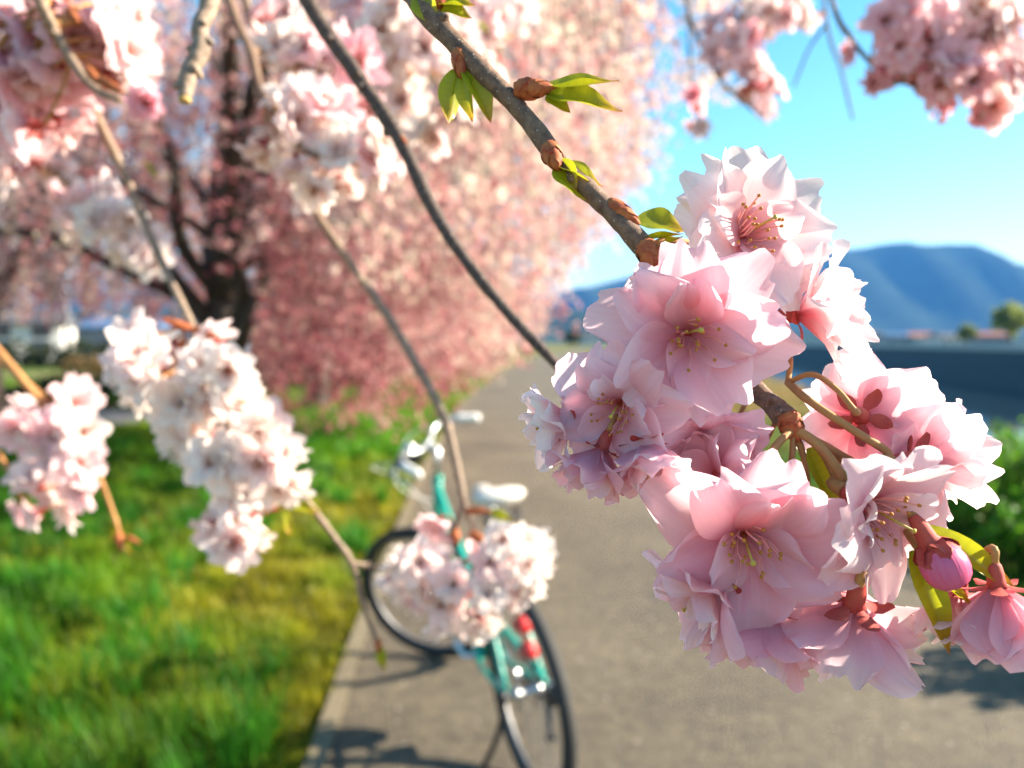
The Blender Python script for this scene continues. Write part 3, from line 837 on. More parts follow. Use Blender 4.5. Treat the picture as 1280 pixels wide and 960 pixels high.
# verge on the river side, drier further off
n = 60000
d = 3.0 * np.exp(rng.random(n) * math.log(70 / 3.0)); q = rng.uniform(0.02, 1.0, n); x = q * d; y = d
r_ = np.interp(y, yl, [path_center(v)[1] for v in yl]); s_ = shoulder(y)
keep = (x > r_ + 0.02) & (x < s_ + 0.5); x, y, d, r_ = x[keep], y[keep], d[keep], r_[keep]; n = len(x)
dry = np.clip((d - 9) / 8 + (vnoise(x, y, 0.8, 3) - 0.5), 0, 1)
col = np.array([0.06, 0.15, 0.012])[None] * (1 - dry)[:, None] + np.array([0.25, 0.17, 0.06])[None] * dry[:, None]
col *= rng.uniform(0.75, 1.25, (n, 1))
grass('grass', np.stack([x, y], 1), (0.10 + 0.10 * vnoise(x, y, 1.0, 7)) * rng.uniform(0.7, 1.3, n), 0.006 * np.clip(d / 3, 1, 6), col, 'green to dry brown verge grass between path and river', 10)

# leafy shrubs on the river side of the path
def tuft_shrub(loc, rad, h, n, label, seed):
    rng = np.random.default_rng(seed)
    t = empty('shrub', loc, label, 'shrub', 'shrubs on the river side of the path')
    ns = 60
    a = rng.uniform(0, 2 * math.pi, ns); r = np.sqrt(rng.random(ns)) * rad
    tops = np.stack([r * np.cos(a), r * np.sin(a), h * rng.uniform(0.55, 1.0, ns) * (1 - 0.45 * (r / rad) ** 2)], 1)
    mb = MB()
    for p_ in tops: mb.add(*tube([(p_[0] * 0.5, p_[1] * 0.5, -0.03), (p_[0] * 0.85, p_[1] * 0.85, p_[2] * 0.5), tuple(p_)], [0.006, 0.004, 0.002], 4, cap=False))
    mb.build('stems', [M_PEDICEL], t)['kind'] = 'stuff'
    idx = rng.integers(0, ns, n); u = rng.random(n) ** 0.6
    base = tops * np.array([0.5, 0.5, 0]); pos = base[idx] * (1 - u)[:, None] + tops[idx] * u[:, None] + rng.normal(0, 0.03, (n, 3)) * np.array([1, 1, 0.6])
    # leaves stand steeply
    R = rand_rot(n, rng)
    az = rng.uniform(0, 2 * math.pi, n); el = rng.uniform(0.5, 1.3, n)
    xx = np.stack([np.cos(az) * np.cos(el), np.sin(az) * np.cos(el), np.sin(el)], 1)
    yy = np.stack([-np.sin(az), np.cos(az), np.zeros(n)], 1); zz = np.cross(xx, yy)
    R = np.stack([xx, yy, zz], 2)
    g1 = np.array([0.06, 0.20, 0.012]); g2 = np.array([0.16, 0.36, 0.02])
    c = g1[None] + (g2 - g1)[None] * rng.random(n)[:, None]
    scatter('foliage', T_LEAF, pos, rng.uniform(0.6, 1.25, n) * 0.042, c, M_FOLIAGE, rng, t, 'stuff', rot=R)
tuft_shrub((3.62, 5.7, 0), 0.55, 0.78, 2600, 'bright green leafy shrub on the verge, farthest along the path', 41)
tuft_shrub((3.45, 4.75, 0), 0.5, 0.55, 2200, 'bright green leafy shrub second from the far end of the verge row', 42)
tuft_shrub((3.25, 3.45, 0), 0.55, 0.85, 3200, 'green shrub on the verge whose shade crosses the path', 43)
tuft_shrub((4.25, 6.4, 0), 0.6, 0.9, 2000, 'taller green shrub behind the verge row by the river slope', 44)

# petals that fell on path and lawn
rng = np.random.default_rng(77)
n = 420; y = 1.9 * np.exp(rng.random(n) * math.log(9)); x = rng.uniform(-0.6, 2.6, n)
R = rand_rot(n, rng); R = np.stack([np.array([[math.cos(a), -math.sin(a), 0.1 * b], [math.sin(a), math.cos(a), 0.12], [-0.1 * b, -0.1, 1]]) for a, b in zip(rng.uniform(0, 6.28, n), rng.normal(0, 1, n))])
tag(scatter('fallen_petals', T_LEAF, np.stack([x, y, np.full(n, 0.0165)], 1), rng.uniform(0.005, 0.011, n), np.repeat(np.array([[0.85, 0.72, 0.66]]), n, 0), M_BLOSSOM, rng, rot=R),
    'pale fallen petals scattered over the path', 'petals', kind='stuff')
# ------------------------------------------------------------------ bicycle
M_TEAL = plain('teal_enamel', (0.012, 0.36, 0.27), 0.25)
M_RUBBER = plain('black_rubber', (0.018, 0.018, 0.018), 0.75, bump=0.2, bscale=300)
M_CHROME = plain('chrome', (0.62, 0.63, 0.65), 0.22, 1.0)
M_RIM = plain('dull_rim', (0.16, 0.16, 0.165), 0.5, 0.8)
M_ALU = plain('brushed_aluminium', (0.5, 0.51, 0.52), 0.35, 1.0)
M_BLACKP = plain('black_plastic', (0.02, 0.02, 0.022), 0.4)
M_GRIP = plain('pale_grip', (0.72, 0.70, 0.66), 0.55)
M_SADDLE = plain('cream_saddle_vinyl', (0.68, 0.64, 0.56), 0.4, bump=0.1, bscale=200)
M_RED = plain('red_reflector', (0.6, 0.008, 0.01), 0.4)
M_AMBER = plain('amber_reflector', (0.6, 0.18, 0.02), 0.2)
M_GREENP = plain('bright_green_sleeve', (0.03, 0.36, 0.05), 0.4)

BK = empty('bicycle', (0.075, 2.41, 0.012), 'teal city bicycle with pale saddle parked on its stand at the path edge', 'bicycle')
BK.rotation_euler = (math.radians(-5), 0, math.radians(111.3))
def bpart(name, mats, shapes, parent=None, smooth=True, origin=(0, 0, 0)):
    mb = MB()
    for s in shapes:
        mb.add(s[0], s[1], s[2] if len(s) > 2 else 0)
    if parent is None: parent = BK; 
    return mb.build(name, mats, parent, origin, smooth)
def ring(c, R, r, axis, nu=48, nv=10, sq=1.0):
    """torus round axis (unit) at c"""
    ax = np.array(axis, dtype=float); ax /= np.linalg.norm(ax)
    a = np.cross(ax, [0, 0, 1.0]); a /= np.linalg.norm(a); b = np.cross(ax, a)
    V = []; Fc = []
    for i in range(nu):
        t = 2 * math.pi * i / nu; e = a * math.cos(t) + b * math.sin(t)
        for j in range(nv):
            p = 2 * math.pi * j / nv
            V.append(np.array(c) + e * (R + r * math.cos(p)) + ax * r * sq * math.sin(p))
    for i in range(nu):
        for j in range(nv):
            Fc.append((i * nv + j, ((i + 1) % nu) * nv + j, ((i + 1) % nu) * nv + (j + 1) % nv, i * nv + (j + 1) % nv))
    return V, Fc

def wheel(c, axis):
    ax = np.array(axis, dtype=float); ax /= np.linalg.norm(ax)
    c = np.array(c)
    ty = bpart('wheel', [M_RUBBER], [ring(c, 0.310, 0.0215, ax, 64, 12)])
    ty['label'] = 'black tyre with chrome rim and wire spokes'
    bpart('rim', [M_RIM], [ring(c, 0.279, 0.0065, ax, 64, 8, 1.6)], ty)
    bpart('hub', [M_ALU], [tube([c - ax * 0.045, c - ax * 0.03, c - ax * 0.028, c + ax * 0.028, c + ax * 0.03, c + ax * 0.045], [0.026, 0.026, 0.014, 0.014, 0.026, 0.026], 14),
                           tube([c - ax * 0.075, c + ax * 0.075], 0.006, 8)], ty)
    a = np.cross(ax, [0, 0, 1.0]); a /= np.linalg.norm(a); b = np.cross(ax, a)
    sp = []
    for k in range(36):
        t = 2 * math.pi * k / 36; s = 1 if k % 2 else -1; t2 = t + s * (0.6 if k % 4 < 2 else -0.6)
        p0 = c + ax * s * 0.03 + (a * math.cos(t2) + b * math.sin(t2)) * 0.024
        p1 = c + (a * math.cos(t) + b * math.sin(t)) * 0.282
        sp.append(tube([p0, p1], 0.0011, 4, cap=False))
    bpart('spoke_set', [M_RIM], sp, ty)
    return ty
RA = np.array([0, 0, 0.332]); FA = np.array([1.09, 0, 0.332]); BB = np.array([0.44, 0, 0.29])
H0 = np.array([0.925, 0, 0.68]); H1 = np.array([0.865, 0, 0.87])
wheel(RA, (0, 1, 0))
# steering assembly turned to the left
sa = (H1 - H0) / np.linalg.norm(H1 - H0)
SR = Matrix.Rotation(math.radians(48), 3, Vector(sa))
def st(p): return np.array(SR @ Vector(np.array(p) - H0)) + H0
fa = st(FA); fax = st(FA + np.array([0, 1, 0])) - fa
# keep the turned wheel on the ground
fa = fa + np.array([0, 0, 0.0])
wheel(fa, fax)
fork = []
crown = np.array([0.945, 0, 0.665])
for s in (-1, 1):
    fork.append(tube([st(p) for p in catmull([crown, crown + [0.0, s * 0.048, -0.03], (0.99, s * 0.058, 0.52), (1.03, s * 0.06, 0.42), (1.09, s * 0.06, 0.332)], 5)], lerp_list([0.015, 0.014, 0.009], 21), 10))
bpart('fork', [M_CHROME], fork)
bpart('head_tube', [M_TEAL], [tube([H0 - sa * 0.01, H1 + sa * 0.01], 0.020, 14), tube([H0 - sa * 0.015, H0 + sa * 0.004], 0.023, 14), tube([H1 - sa * 0.004, H1 + sa * 0.015], 0.023, 14)])
stem_top = H1 + sa * 0.145
bpart('stem', [M_ALU], [tube([H1, stem_top], 0.0115, 12), tube([stem_top, st(stem_top + np.array([0.06, 0, 0.012]))], 0.014, 12)])
HB = stem_top + np.array([0.06, 0, 0.012])
bar = [HB + np.array(p) for p in [(-0.13, -0.29, 0.0), (-0.05, -0.25, 0.03), (0.01, -0.15, 0.035), (0, -0.05, 0.005), (0, 0.05, 0.005), (0.01, 0.15, 0.035), (-0.05, 0.25, 0.03), (-0.13, 0.29, 0.0)]]
barp = [st(p) for p in catmull(bar, 6)]
hbar = bpart('handlebar', [M_ALU], [tube(barp, 0.0115, 10)])
for s in (-1, 1):
    g0 = HB + np.array([-0.135, s * 0.292, -0.002]); g1 = HB + np.array([-0.045, s * 0.247, 0.03])
    gp = [st(g0 + (g1 - g0) * t) for t in np.linspace(0, 1, 8)]
    bpart('grip', [M_GRIP], [tube(gp, [0.012, 0.0185, 0.019, 0.0172, 0.0172, 0.0175, 0.018, 0.0165], 12)], hbar)
    b0 = HB + np.array([-0.02, s * 0.225, 0.02])
    lev = [st(b0), st(b0 + [0.04, s * 0.012, -0.012]), st(b0 + [0.0, s * 0.045, -0.028]), st(b0 + [-0.075, s * 0.085, -0.04])]
    bpart('brake_lever', [M_BLACKP, M_ALU], [tube([st(b0 + [-0.01, s * 0.01, 0.0]), st(b0 + [0.02, -s * 0.012, 0.005])], 0.02, 10), (*tube(catmull(lev, 4), 0.0055, 8), 1)], hbar)
# bell and front lamp
bl = st(HB + np.array([0.0, 0.10, 0.045]))
bpart('bell', [M_CHROME], [ellipsoid(bl, (0.024, 0.024, 0.018))], hbar)
lp = st(HB + np.array([0.045, -0.02, -0.05]))
fd = st(HB + np.array([1, 0, 0])) - st(HB)
lampo = bpart('headlamp', [M_BLACKP], [tube([lp, lp + fd * 0.055], [0.02, 0.032], 12), tube([st(HB), lp], 0.007, 8)])
bpart('lens', [M_CHROME], [tube([lp + fd * 0.054, lp + fd * 0.064], [0.031, 0.02], 12)], lampo)
# cables
for s in (-1, 1):
    b0 = HB + np.array([0.02, s * 0.20, 0.02])
    c_ = [st(b0), st(b0 + [0.14, -s * 0.04, -0.02]), st(HB + [0.17, -s * 0.02, -0.14]), np.array([0.94, s * 0.03, 0.74]), np.array([0.9, s * 0.03, 0.66])]
    bpart('brake_cable', [M_GRIP], [tube(catmull(c_, 6), 0.0028, 6)])
# frame
ST = np.array([0.255, 0, 0.70])
bpart('down_tube', [M_TEAL], [tube(catmull([H0 + sa * 0.02, (0.84, 0, 0.60), (0.70, 0, 0.44), BB + [0.0, 0, 0.0]], 6), 0.0175, 14)])
bpart('top_tube', [M_TEAL], [tube(catmull([H1 - sa * 0.03, (0.76, 0, 0.75), (0.55, 0, 0.60), (0.325, 0, 0.535)], 6), 0.0145, 14)])
bpart('seat_tube', [M_TEAL], [tube([BB - [-0.003, 0, 0.01], ST], 0.0155, 14), tube([BB + [0, -0.036, 0], BB + [0, 0.036, 0]], 0.023, 14)])
for s in (-1, 1):
    bpart('chain_stay', [M_TEAL], [tube(catmull([BB + [-0.02, s * 0.018, 0], (0.3, s * 0.05, 0.30), (0.0, s * 0.066, 0.332)], 5), 0.0095, 10)])
    bpart('seat_stay', [M_TEAL], [tube(catmull([ST - np.array([-0.008, -s * 0.012, 0.03]), (0.2, s * 0.05, 0.61), (0.0, s * 0.066, 0.332)], 5), 0.0085, 10)])
    bpart('axle_nut', [M_ALU], [tube([(0, s * 0.064, 0.332), (0, s * 0.088, 0.332)], 0.012, 6)])
bpart('seat_post', [M_GREENP, M_ALU], [tube([ST - [0, 0, 0.02], ST + [-0.025, 0, 0.075]], 0.0172, 12), (*tube([ST + [-0.022, 0, 0.07], ST + [-0.065, 0, 0.215]], 0.0125, 12), 1)])
# saddle: padded shell, wide behind, with nose
V = []; Fc = []
nu, nv = 15, 12
SC = ST + np.array([-0.06, 0, 0.225])
for i in range(nu):
    u = i / (nu - 1)
    x = 0.155 - 0.29 * u
    wv = np.interp(u, [0, 0.06, 0.3, 0.55, 0.75, 0.92, 1], [0.008, 0.02, 0.03, 0.055, 0.092, 0.085, 0.03])
    zt = np.interp(u, [0, 0.2, 0.5, 0.8, 1], [0.005, 0.014, 0.008, 0.026, 0.022]); th = np.interp(u, [0, 0.1, 0.5, 0.9, 1], [0.012, 0.03, 0.04, 0.06, 0.03])
    for j in range(nv):
        a = 2 * math.pi * j / nv
        V.append(SC + np.array([x, wv * math.cos(a), zt + (th * 0.38 * math.sin(a) if math.sin(a) > 0 else th * 0.62 * math.sin(a))]))
for i in range(nu - 1):
    for j in range(nv): Fc.append((i * nv + j, i * nv + (j + 1) % nv, (i + 1) * nv + (j + 1) % nv, (i + 1) * nv + j))
Fc += [tuple(range(nv - 1, -1, -1)), tuple((nu - 1) * nv + j for j in range(nv))]
sdl = bpart('saddle', [M_SADDLE], [(V, Fc)])
for s in (-1, 1):
    bpart('saddle_spring', [M_BLACKP], [tube([SC + [-0.10 + 0.014 * math.cos(t), s * 0.05 + 0.014 * math.sin(t), -0.065 + t * 0.0018] for t in np.linspace(0, 25, 60)], 0.003, 5)], sdl)
    bpart('saddle_rail', [M_ALU], [tube(catmull([SC + [0.12, s * 0.012, -0.01], SC + [0.02, s * 0.02, -0.035], SC + [-0.10, s * 0.05, -0.06]], 5), 0.0035, 6)], sdl)
# drive train
chg = bpart('chain_guard', [M_TEAL], [tube(catmull([(0.56, -0.055, 0.30), (0.50, -0.055, 0.385), (0.40, -0.055, 0.40), (0.1, -0.055, 0.385), (-0.02, -0.055, 0.36)], 6), lerp_list([0.014, 0.02, 0.018, 0.014, 0.01], 25), 8),
                                      tube([BB + [0, -0.05, 0], BB + [0, -0.058, 0]], 0.085, 28)])
crank = bpart('crankset', [M_CHROME], [tube([BB + [0, -0.075, 0], BB + [0, 0.075, 0]], 0.009, 10),
                                       tube([BB + [0, 0.07, 0], BB + [0.15, 0.085, 0.06]], [0.013, 0.009], 8),
                                       tube([BB + [0, -0.07, 0], BB + [-0.15, -0.085, -0.06]], [0.013, 0.009], 8)])
for s, p_ in ((1, BB + [0.15, 0.085, 0.06]), (-1, BB + [-0.15, -0.085, -0.06])):
    pd = bpart('pedal', [M_BLACKP], [box(p_ + [0, s * 0.05, 0], (0.085, 0.085, 0.022)), tube([p_, p_ + [0, s * 0.09, 0]], 0.005, 8)], smooth=False)
    bpart('pedal_reflector', [M_AMBER], [box(p_ + [-0.045, s * 0.05, 0], (0.008, 0.05, 0.014))], pd, smooth=False)
bpart('chain', [M_BLACKP], [tube([(0.44, -0.045, 0.355), (0.0, -0.045, 0.37)], 0.004, 6), tube([(0.44, -0.045, 0.225), (0.0, -0.045, 0.295)], 0.004, 6),
                            ring((0, -0.045, 0.332), 0.036, 0.005, (0, 1, 0), 20, 6)])
# stand on the left and a brace on the right of the rear hub
bpart('kickstand', [M_BLACKP], [tube(catmull([(0.0, 0.078, 0.335), (0.03, 0.10, 0.20), (0.10, 0.16, 0.035), (0.12, 0.175, 0.015)], 5), 0.010, 10), tube([(0.0, 0.07, 0.335), (0.0, 0.095, 0.335)], 0.02, 10)])
bpart('gear_case', [M_BLACKP], [ellipsoid((0.01, -0.082, 0.30), (0.05, 0.02, 0.045)), tube([(0.02, -0.08, 0.29), (0.06, -0.09, 0.15), (0.05, -0.09, 0.12)], [0.016, 0.014, 0.02], 8)])
# rear brake arm, reflectors
for z_ in (0.505, 0.435):
    xr = 0.15 + 0.6 * (z_ - 0.5)
    rr = bpart('reflector', [M_RED], [tube([(xr - 0.035, -0.040, z_), (xr - 0.07, -0.040, z_)], [0.030, 0.026], 16)])
    bpart('bracket', [M_BLACKP], [tube([(xr - 0.04, -0.040, z_), (xr - 0.02, -0.058, z_ + 0.01)], 0.006, 6)], rr)
# ------------------------------------------------------------------ blossom close to the lens
def petal_geo(phi, L, W, a0, a1, cup, ruf, rs, twist=0.0, notch=0.10, r0=0.05, nu=13, nv=15, z0=0.0):
    """one petal in flower space (axis +Z); all lengths in metres"""
    ph = [rs.uniform(0, 6.28) for _ in range(6)]
    fq = [rs.uniform(2.0, 4.2), rs.uniform(4.5, 7.5)]
    V = []; UV = []
    us = np.linspace(0, 1, nu); vs = np.linspace(-1, 1, nv)
    # centre line
    th = np.radians(a0 + (a1 - a0) * np.linspace(0, 1, 40) ** 0.8)
    cr = r0 * L + np.concatenate([[0], np.cumsum(np.sin(th))[:-1]]) * L / 39
    cz = z0 + np.concatenate([[0], np.cumsum(np.cos(th))[:-1]]) * L / 39
    skew = rs.uniform(-0.12, 0.12)
    jag = np.convolve([rs.uniform(-0.10, 0.08) for _ in range(nv + 2)], [.25, .5, .25], 'valid')
    nc = rs.uniform(-0.35, 0.35)
    for u in us:
        wid = W / 2 * (0.16 + 0.84 * math.sin(min(1, u / 0.62) * math.pi / 2) ** 1.15) * (1 if u < 0.62 else 1 - 0.30 * ((u - 0.62) / 0.38) ** 2)
        for jv, v in enumerate(vs):
            lf = 1 - 0.20 * abs(v) ** 2.6 - notch * math.exp(-((v - nc) / 0.2) ** 2) + 0.03 * math.sin(5 * v + ph[0]) * u + (jag[jv] * u ** 3 if notch > 0 else 0)
            s = min(u * lf, 1.0) * 39
            i = min(int(s), 38); f = s - i
            r = cr[i] * (1 - f) + cr[i + 1] * f; z = cz[i] * (1 - f) + cz[i + 1] * f; t = th[i] * (1 - f) + th[i + 1] * f
            off = cup * wid * v * v
            off += ruf * W * u ** 1.8 * (math.sin(fq[0] * v + ph[1] + 1.5 * u) * 0.55 + math.sin(fq[1] * v + ph[2] + 3 * u) * 0.32 * abs(v) + 0.25 * math.sin(5 * u + ph[3]))
            if nv > 8: off += ruf * 0.14 * W * u ** 4 * math.sin(8 * v + ph[4])
            off += math.tan(twist) * wid * v * u
            rr = r - math.cos(t) * off; zz = z + math.sin(t) * off
            y = wid * v + skew * L * u * u
            x = rr
            V.append((x * math.cos(phi) - y * math.sin(phi), x * math.sin(phi) + y * math.cos(phi), zz)); UV.append((u, v * 0.5 + 0.5))
    FQ = []
    for i in range(nu - 1):
        for j in range(nv - 1):
            a = i * nv + j; FQ.append((a, a + 1, a + nv + 1, a + nv))
    return np.array(V), np.array(FQ), np.array(UV)

def leaf_geo(L, W, bend, fold, rs, nu=11, nv=7, twist=0.0):
    """leaf along +X, face up +Z"""
    V = []; UV = []
    x = z = 0; ds = L / (nu - 1); ang = 0
    for i in range(nu):
        u = i / (nu - 1)
        wid = W / 2 * (math.sin(math.pi * min(1, u * 0.97 + 0.03) ** 0.8) ** 0.9 + 0.04) * (1 - 0.2 * u)
        if u > 0.985: wid *= 0.1
        for j in range(nv):
            v = -1 + 2 * j / (nv - 1)
            tw = twist * u
            yy = wid * v * math.cos(fold); zz = wid * abs(v) * math.sin(fold) + 0.05 * W * math.sin(9 * u + 3 * v) * abs(v)
            V.append((x - math.sin(ang) * zz * math.cos(tw), yy * math.cos(tw) - zz * math.sin(tw), z + math.cos(ang) * (yy * math.sin(tw) + zz * math.cos(tw)))); UV.append((u, v * 0.5 + 0.5))
        ang = bend * u; x += ds * math.cos(ang); z += ds * math.sin(ang)
    FQ = [(i * nv + j, i * nv + j + 1, (i + 1) * nv + j + 1, (i + 1) * nv + j) for i in range(nu - 1) for j in range(nv - 1)]
    return np.array(V), np.array(FQ), np.array(UV)

def frame_from(axis, roll=0.0, track='Z'):
    q = axis.to_track_quat(track, 'Y' if track == 'Z' else 'Z')
    return (q.to_matrix().to_4x4() @ Matrix.Rotation(roll, 4, track))

WHITE = (0.96, 0.90, 0.89); BLUSH = (0.96, 0.78, 0.82); ROSE = (0.95, 0.62, 0.71); HOT = (0.91, 0.42, 0.54)
def tint(t, rs):
    t = min(max(t + rs.uniform(-0.08, 0.08), 0), 1) * 3
    S = [WHITE, BLUSH, ROSE, HOT]; i = min(int(t), 2); f = t - i
    return tuple(S[i][k] * (1 - f) + S[i + 1][k] * f for k in range(3)) + (1,)

def calyx_geo(R, rs, sep_open=1.0):
    """cup with five sepals; opening at z = 0, stalk end at z = -0.3 R"""
    mb = MB()
    mb.add(*tube([(0, 0, -0.32 * R), (0, 0, -0.26 * R), (0, 0, -0.16 * R), (0, 0, -0.06 * R), (0, 0, 0.02 * R)], [0.05 * R, 0.085 * R, 0.105 * R, 0.11 * R, 0.13 * R], 12))
    for k in range(5):
        a = 2 * math.pi * k / 5 + 0.3
        V, FQ, UV = petal_geo(a, 0.36 * R, 0.20 * R, 60, 105 * sep_open, 0.15, 0.05, rs, notch=-0.25, r0=0.22, nu=5, nv=5, z0=-0.03 * R)
        mb.add([tuple(v) for v in V], [tuple(f) for f in FQ])
    return mb

def hero_flower(thing, base, center, axis, R, tone, roll, seed, rings=None, pedicel=None, stamens=True, ped_r=None, anchor='face', sep_open=1.0, stretch=1.0):
    """center/axis in world; pedicel: list of world points that end at the flower's stalk end"""
    rs = random.Random(seed)
    axis = axis.normalized()
    org = center - axis * (0.30 * R) if anchor == 'face' else center.copy()
    M = Matrix.Translation(org) @ frame_from(axis, roll)
    mb = calyx_geo(R, rs, sep_open)
    fl = mb.build('flower', [M_CALYX], thing)
    fl.matrix_local = Matrix.Translation(-base) @ M
    if rings is None:
        rings = [(6, 1.00, 0.74, 42, 98, 0.10), (6, 0.95, 0.70, 34, 80, 0.13), (5, 0.82, 0.58, 24, 62, 0.18)]
    k0 = rs.uniform(0, 6.28)
    for ri, (n, L, W, a0, a1, ruf) in enumerate(rings):
        for k in range(n):
            phi = k0 + 2 * math.pi * (k + 0.5 * ri + rs.uniform(-0.22, 0.22)) / n
            V, FQ, UV = petal_geo(phi, R * L * rs.uniform(0.9, 1.08), R * W * rs.uniform(0.85, 1.12), a0 + rs.uniform(-6, 6), a1 + rs.uniform(-16, 14), rs.choice([rs.uniform(0.0, 0.25), rs.uniform(0.0, 0.25), rs.uniform(-0.22, 0.05), rs.uniform(0.2, 0.4)]), ruf * rs.uniform(0.6, 1.5), rs,
                                  twist=rs.uniform(-0.3, 0.3), notch=rs.uniform(0.02, 0.13), z0=0.02 * R * ri)
            p_ = link('petal', mesh_np('petal', V, FQ, M_PETAL, uv=UV), fl)
            p_.color = tint(tone - 0.05 * ri, rs)
    if stamens:
        mb = MB()
        for k in range(20):
            a = rs.uniform(0, 6.28); sp = math.radians(rs.uniform(4, 34)); L = R * rs.uniform(0.34, 0.60)
            d = np.array([math.sin(sp) * math.cos(a), math.sin(sp) * math.sin(a), math.cos(sp)])
            b = np.array([0.05 * R * math.cos(a), 0.05 * R * math.sin(a), 0.0])
            bend = np.array([math.cos(a + 1), math.sin(a + 1), 0.3]) * 0.05 * R
            tip = b + d * L
            mb.add(*tube([b, b + d * L * 0.55 + bend, tip], [0.011 * R, 0.010 * R, 0.008 * R], 5, cap=False), 0)
            mb.add(*ellipsoid(tip, (0.021 * R, 0.021 * R, 0.027 * R), 6, 4), 1)
        mb.add(*tube([(0, 0, 0), (0.03 * R, 0.02 * R, 0.35 * R), (0.06 * R, 0.02 * R, 0.64 * R)], [0.016 * R, 0.014 * R, 0.012 * R], 6), 2)
        mb.add(*ellipsoid((0.06 * R, 0.02 * R, 0.65 * R), (0.03 * R, 0.03 * R, 0.02 * R), 8, 5), 2)
        mb.build('stamen_tuft', [M_FILAMENT, M_ANTHER, M_STIGMA], fl)
    if pedicel:
        Mi = M.inverted()
        pts = [tuple(Mi @ p_) for p_ in pedicel] + [(0, 0, -0.50 * R), (0, 0, -0.30 * R)]
        pr = ped_r or 0.045 * R
        pts = catmull(pts, 6)
        mb = MB(); mb.add(*tube(pts, lerp_list([pr * 0.9, pr * 0.85, pr * 0.9, pr * 1.35], len(pts)), 8))
        mb.build('flower_stalk', [M_PEDICEL], fl)
    return fl

def stem(thing, base, pts, radii, mat, name='twig', knobs=0, seed=0, sides=10):
    rs = random.Random(seed)
    sp = catmull(pts, 7); r = lerp_list(radii, len(sp))
    r = [x * (1 + 0.10 * math.sin(i * 0.8 + seed) * (rs.random() > 0.4) + rs.uniform(-0.03, 0.05)) for i, x in enumerate(r)]
    mb = MB(); mb.add(*tube(sp, r, sides, 0.045))
    for k in range(knobs):                           # leaf scars and spur stubs
        i = rs.randrange(2, len(sp) - 2)
        d = np.array([rs.gauss(0, 1), rs.gauss(0, 1), rs.gauss(0, 1)]); t = sp[i + 1] - sp[i]; t /= np.linalg.norm(t)
        d -= t * np.dot(d, t); d /= np.linalg.norm(d)
        mb.add(*tube([sp[i] - d * r[i] * 0.3, sp[i] + d * r[i] * 1.0, sp[i] + d * r[i] * 1.45 + t * r[i] * 0.4], [r[i] * 0.8, r[i] * 0.55, r[i] * 0.2], 7))
    return mb.build(name, [mat], thing, base)

def leaf(thing, base, p0, p1, W, seed, fold=0.6, bend=0.35, roll=0.0, parent=None):
    """young leaf from p0 to p1 (world)"""
    rs = random.Random(seed); d = p1 - p0
    V, FQ, UV = leaf_geo(d.length * 1.04, W, bend, fold, rs, twist=rs.uniform(-0.3, 0.3))
    V[:, 2] -= 0  # chord correction follows
    q = Matrix(((d.normalized()), (0, 0, 0), (0, 0, 0)))
    R = d.to_track_quat('X', 'Z').to_matrix().to_4x4() @ Matrix.Rotation(roll, 4, 'X') @ Matrix.Rotation(bend * 0.45, 4, 'Y')
    o = link('leaf', mesh_np('leaf', V, FQ, M_LEAF, uv=UV), thing)
    o.matrix_local = Matrix.Translation(p0 - base) @ R
    return o

def bud(thing, base, p0, axis, L, r, seed, mat=None):
    """leaf bud: tight overlapping scales round a spindle"""
    rs = random.Random(seed)
    mb = MB()
    zz = np.linspace(-0.12, 1.0, 9)
    prof_ = lambda t: r * np.interp(t, [-0.12, 0.05, 0.3, 0.6, 0.85, 1.0], [0.75, 0.95, 1.0, 0.82, 0.55, 0.2])
    mb.add(*tube([(0, 0, z * L) for z in zz], [prof_(z) * 0.95 for z in zz], 10))
    for k in range(9):
        a0 = k * 2.4 + rs.uniform(-.2, .2); z0 = 0.10 * k - 0.1; z1 = min(z0 + rs.uniform(0.38, 0.5), 1.12); V = []; FQ = []
        for i in range(5):
            t = i / 4
            for j in range(5):
                v = -1 + j / 2
                z = z0 + (z1 - z0) * t * (1 - 0.25 * abs(v) ** 2)
                a = a0 + v * (1.05 - 0.75 * t ** 1.5)
                rr = prof_(z) * (1.03 + 0.03 * (k % 3) + 0.10 * t ** 3)
                V.append((rr * math.cos(a), rr * math.sin(a), z * L))
        FQ = [(i * 5 + j, i * 5 + j + 1, i * 5 + j + 6, i * 5 + j + 5) for i in range(4) for j in range(4)]
        mb.add(V, FQ)
    o = mb.build('bud', [mat or M_BUDSCALE], thing)
    o.matrix_local = Matrix.Translation(p0 - base) @ frame_from(axis.normalized())
    return o

# ---- the sharp branch
d0 = 0.165
U = P(992, 536, 0.1705); N1 = P(808, 314, 0.172); N2 = P(985, 478, 0.178)
b1 = [Vector((0.03, 0.62, 3.05)), Vector((-0.10, 0.50, 2.35)), P(330, -330, 0.30), P(455, -90, 0.215), P(525, 5, 0.192), P(580, 66, 0.186), P(650, 138, 0.181), P(702, 205, 0.177), P(760, 262, 0.1745), N1, P(836, 364, 0.176), P(885, 430, 0.184), P(938, 482, 0.183), P(972, 512, 0.176), U]
base = b1[0].copy()
HERO = empty('flowering_branch', base, 'sharp brown cherry branch ending in a big cluster of pink double blossoms', 'branch', None)
px2m = lambda n, d: n * d / F
stem(HERO, base, b1, [0.008, 0.006, px2m(15, .22), px2m(14, .2), px2m(13.5, .192), px2m(12.5, .186), px2m(12, .181), px2m(12, .177), px2m(12, .175), px2m(13, .173), px2m(11, .176), px2m(11, .18), px2m(12, .18), px2m(14, .176), px2m(13, .17)], M_TWIG, knobs=22, seed=3, sides=14)
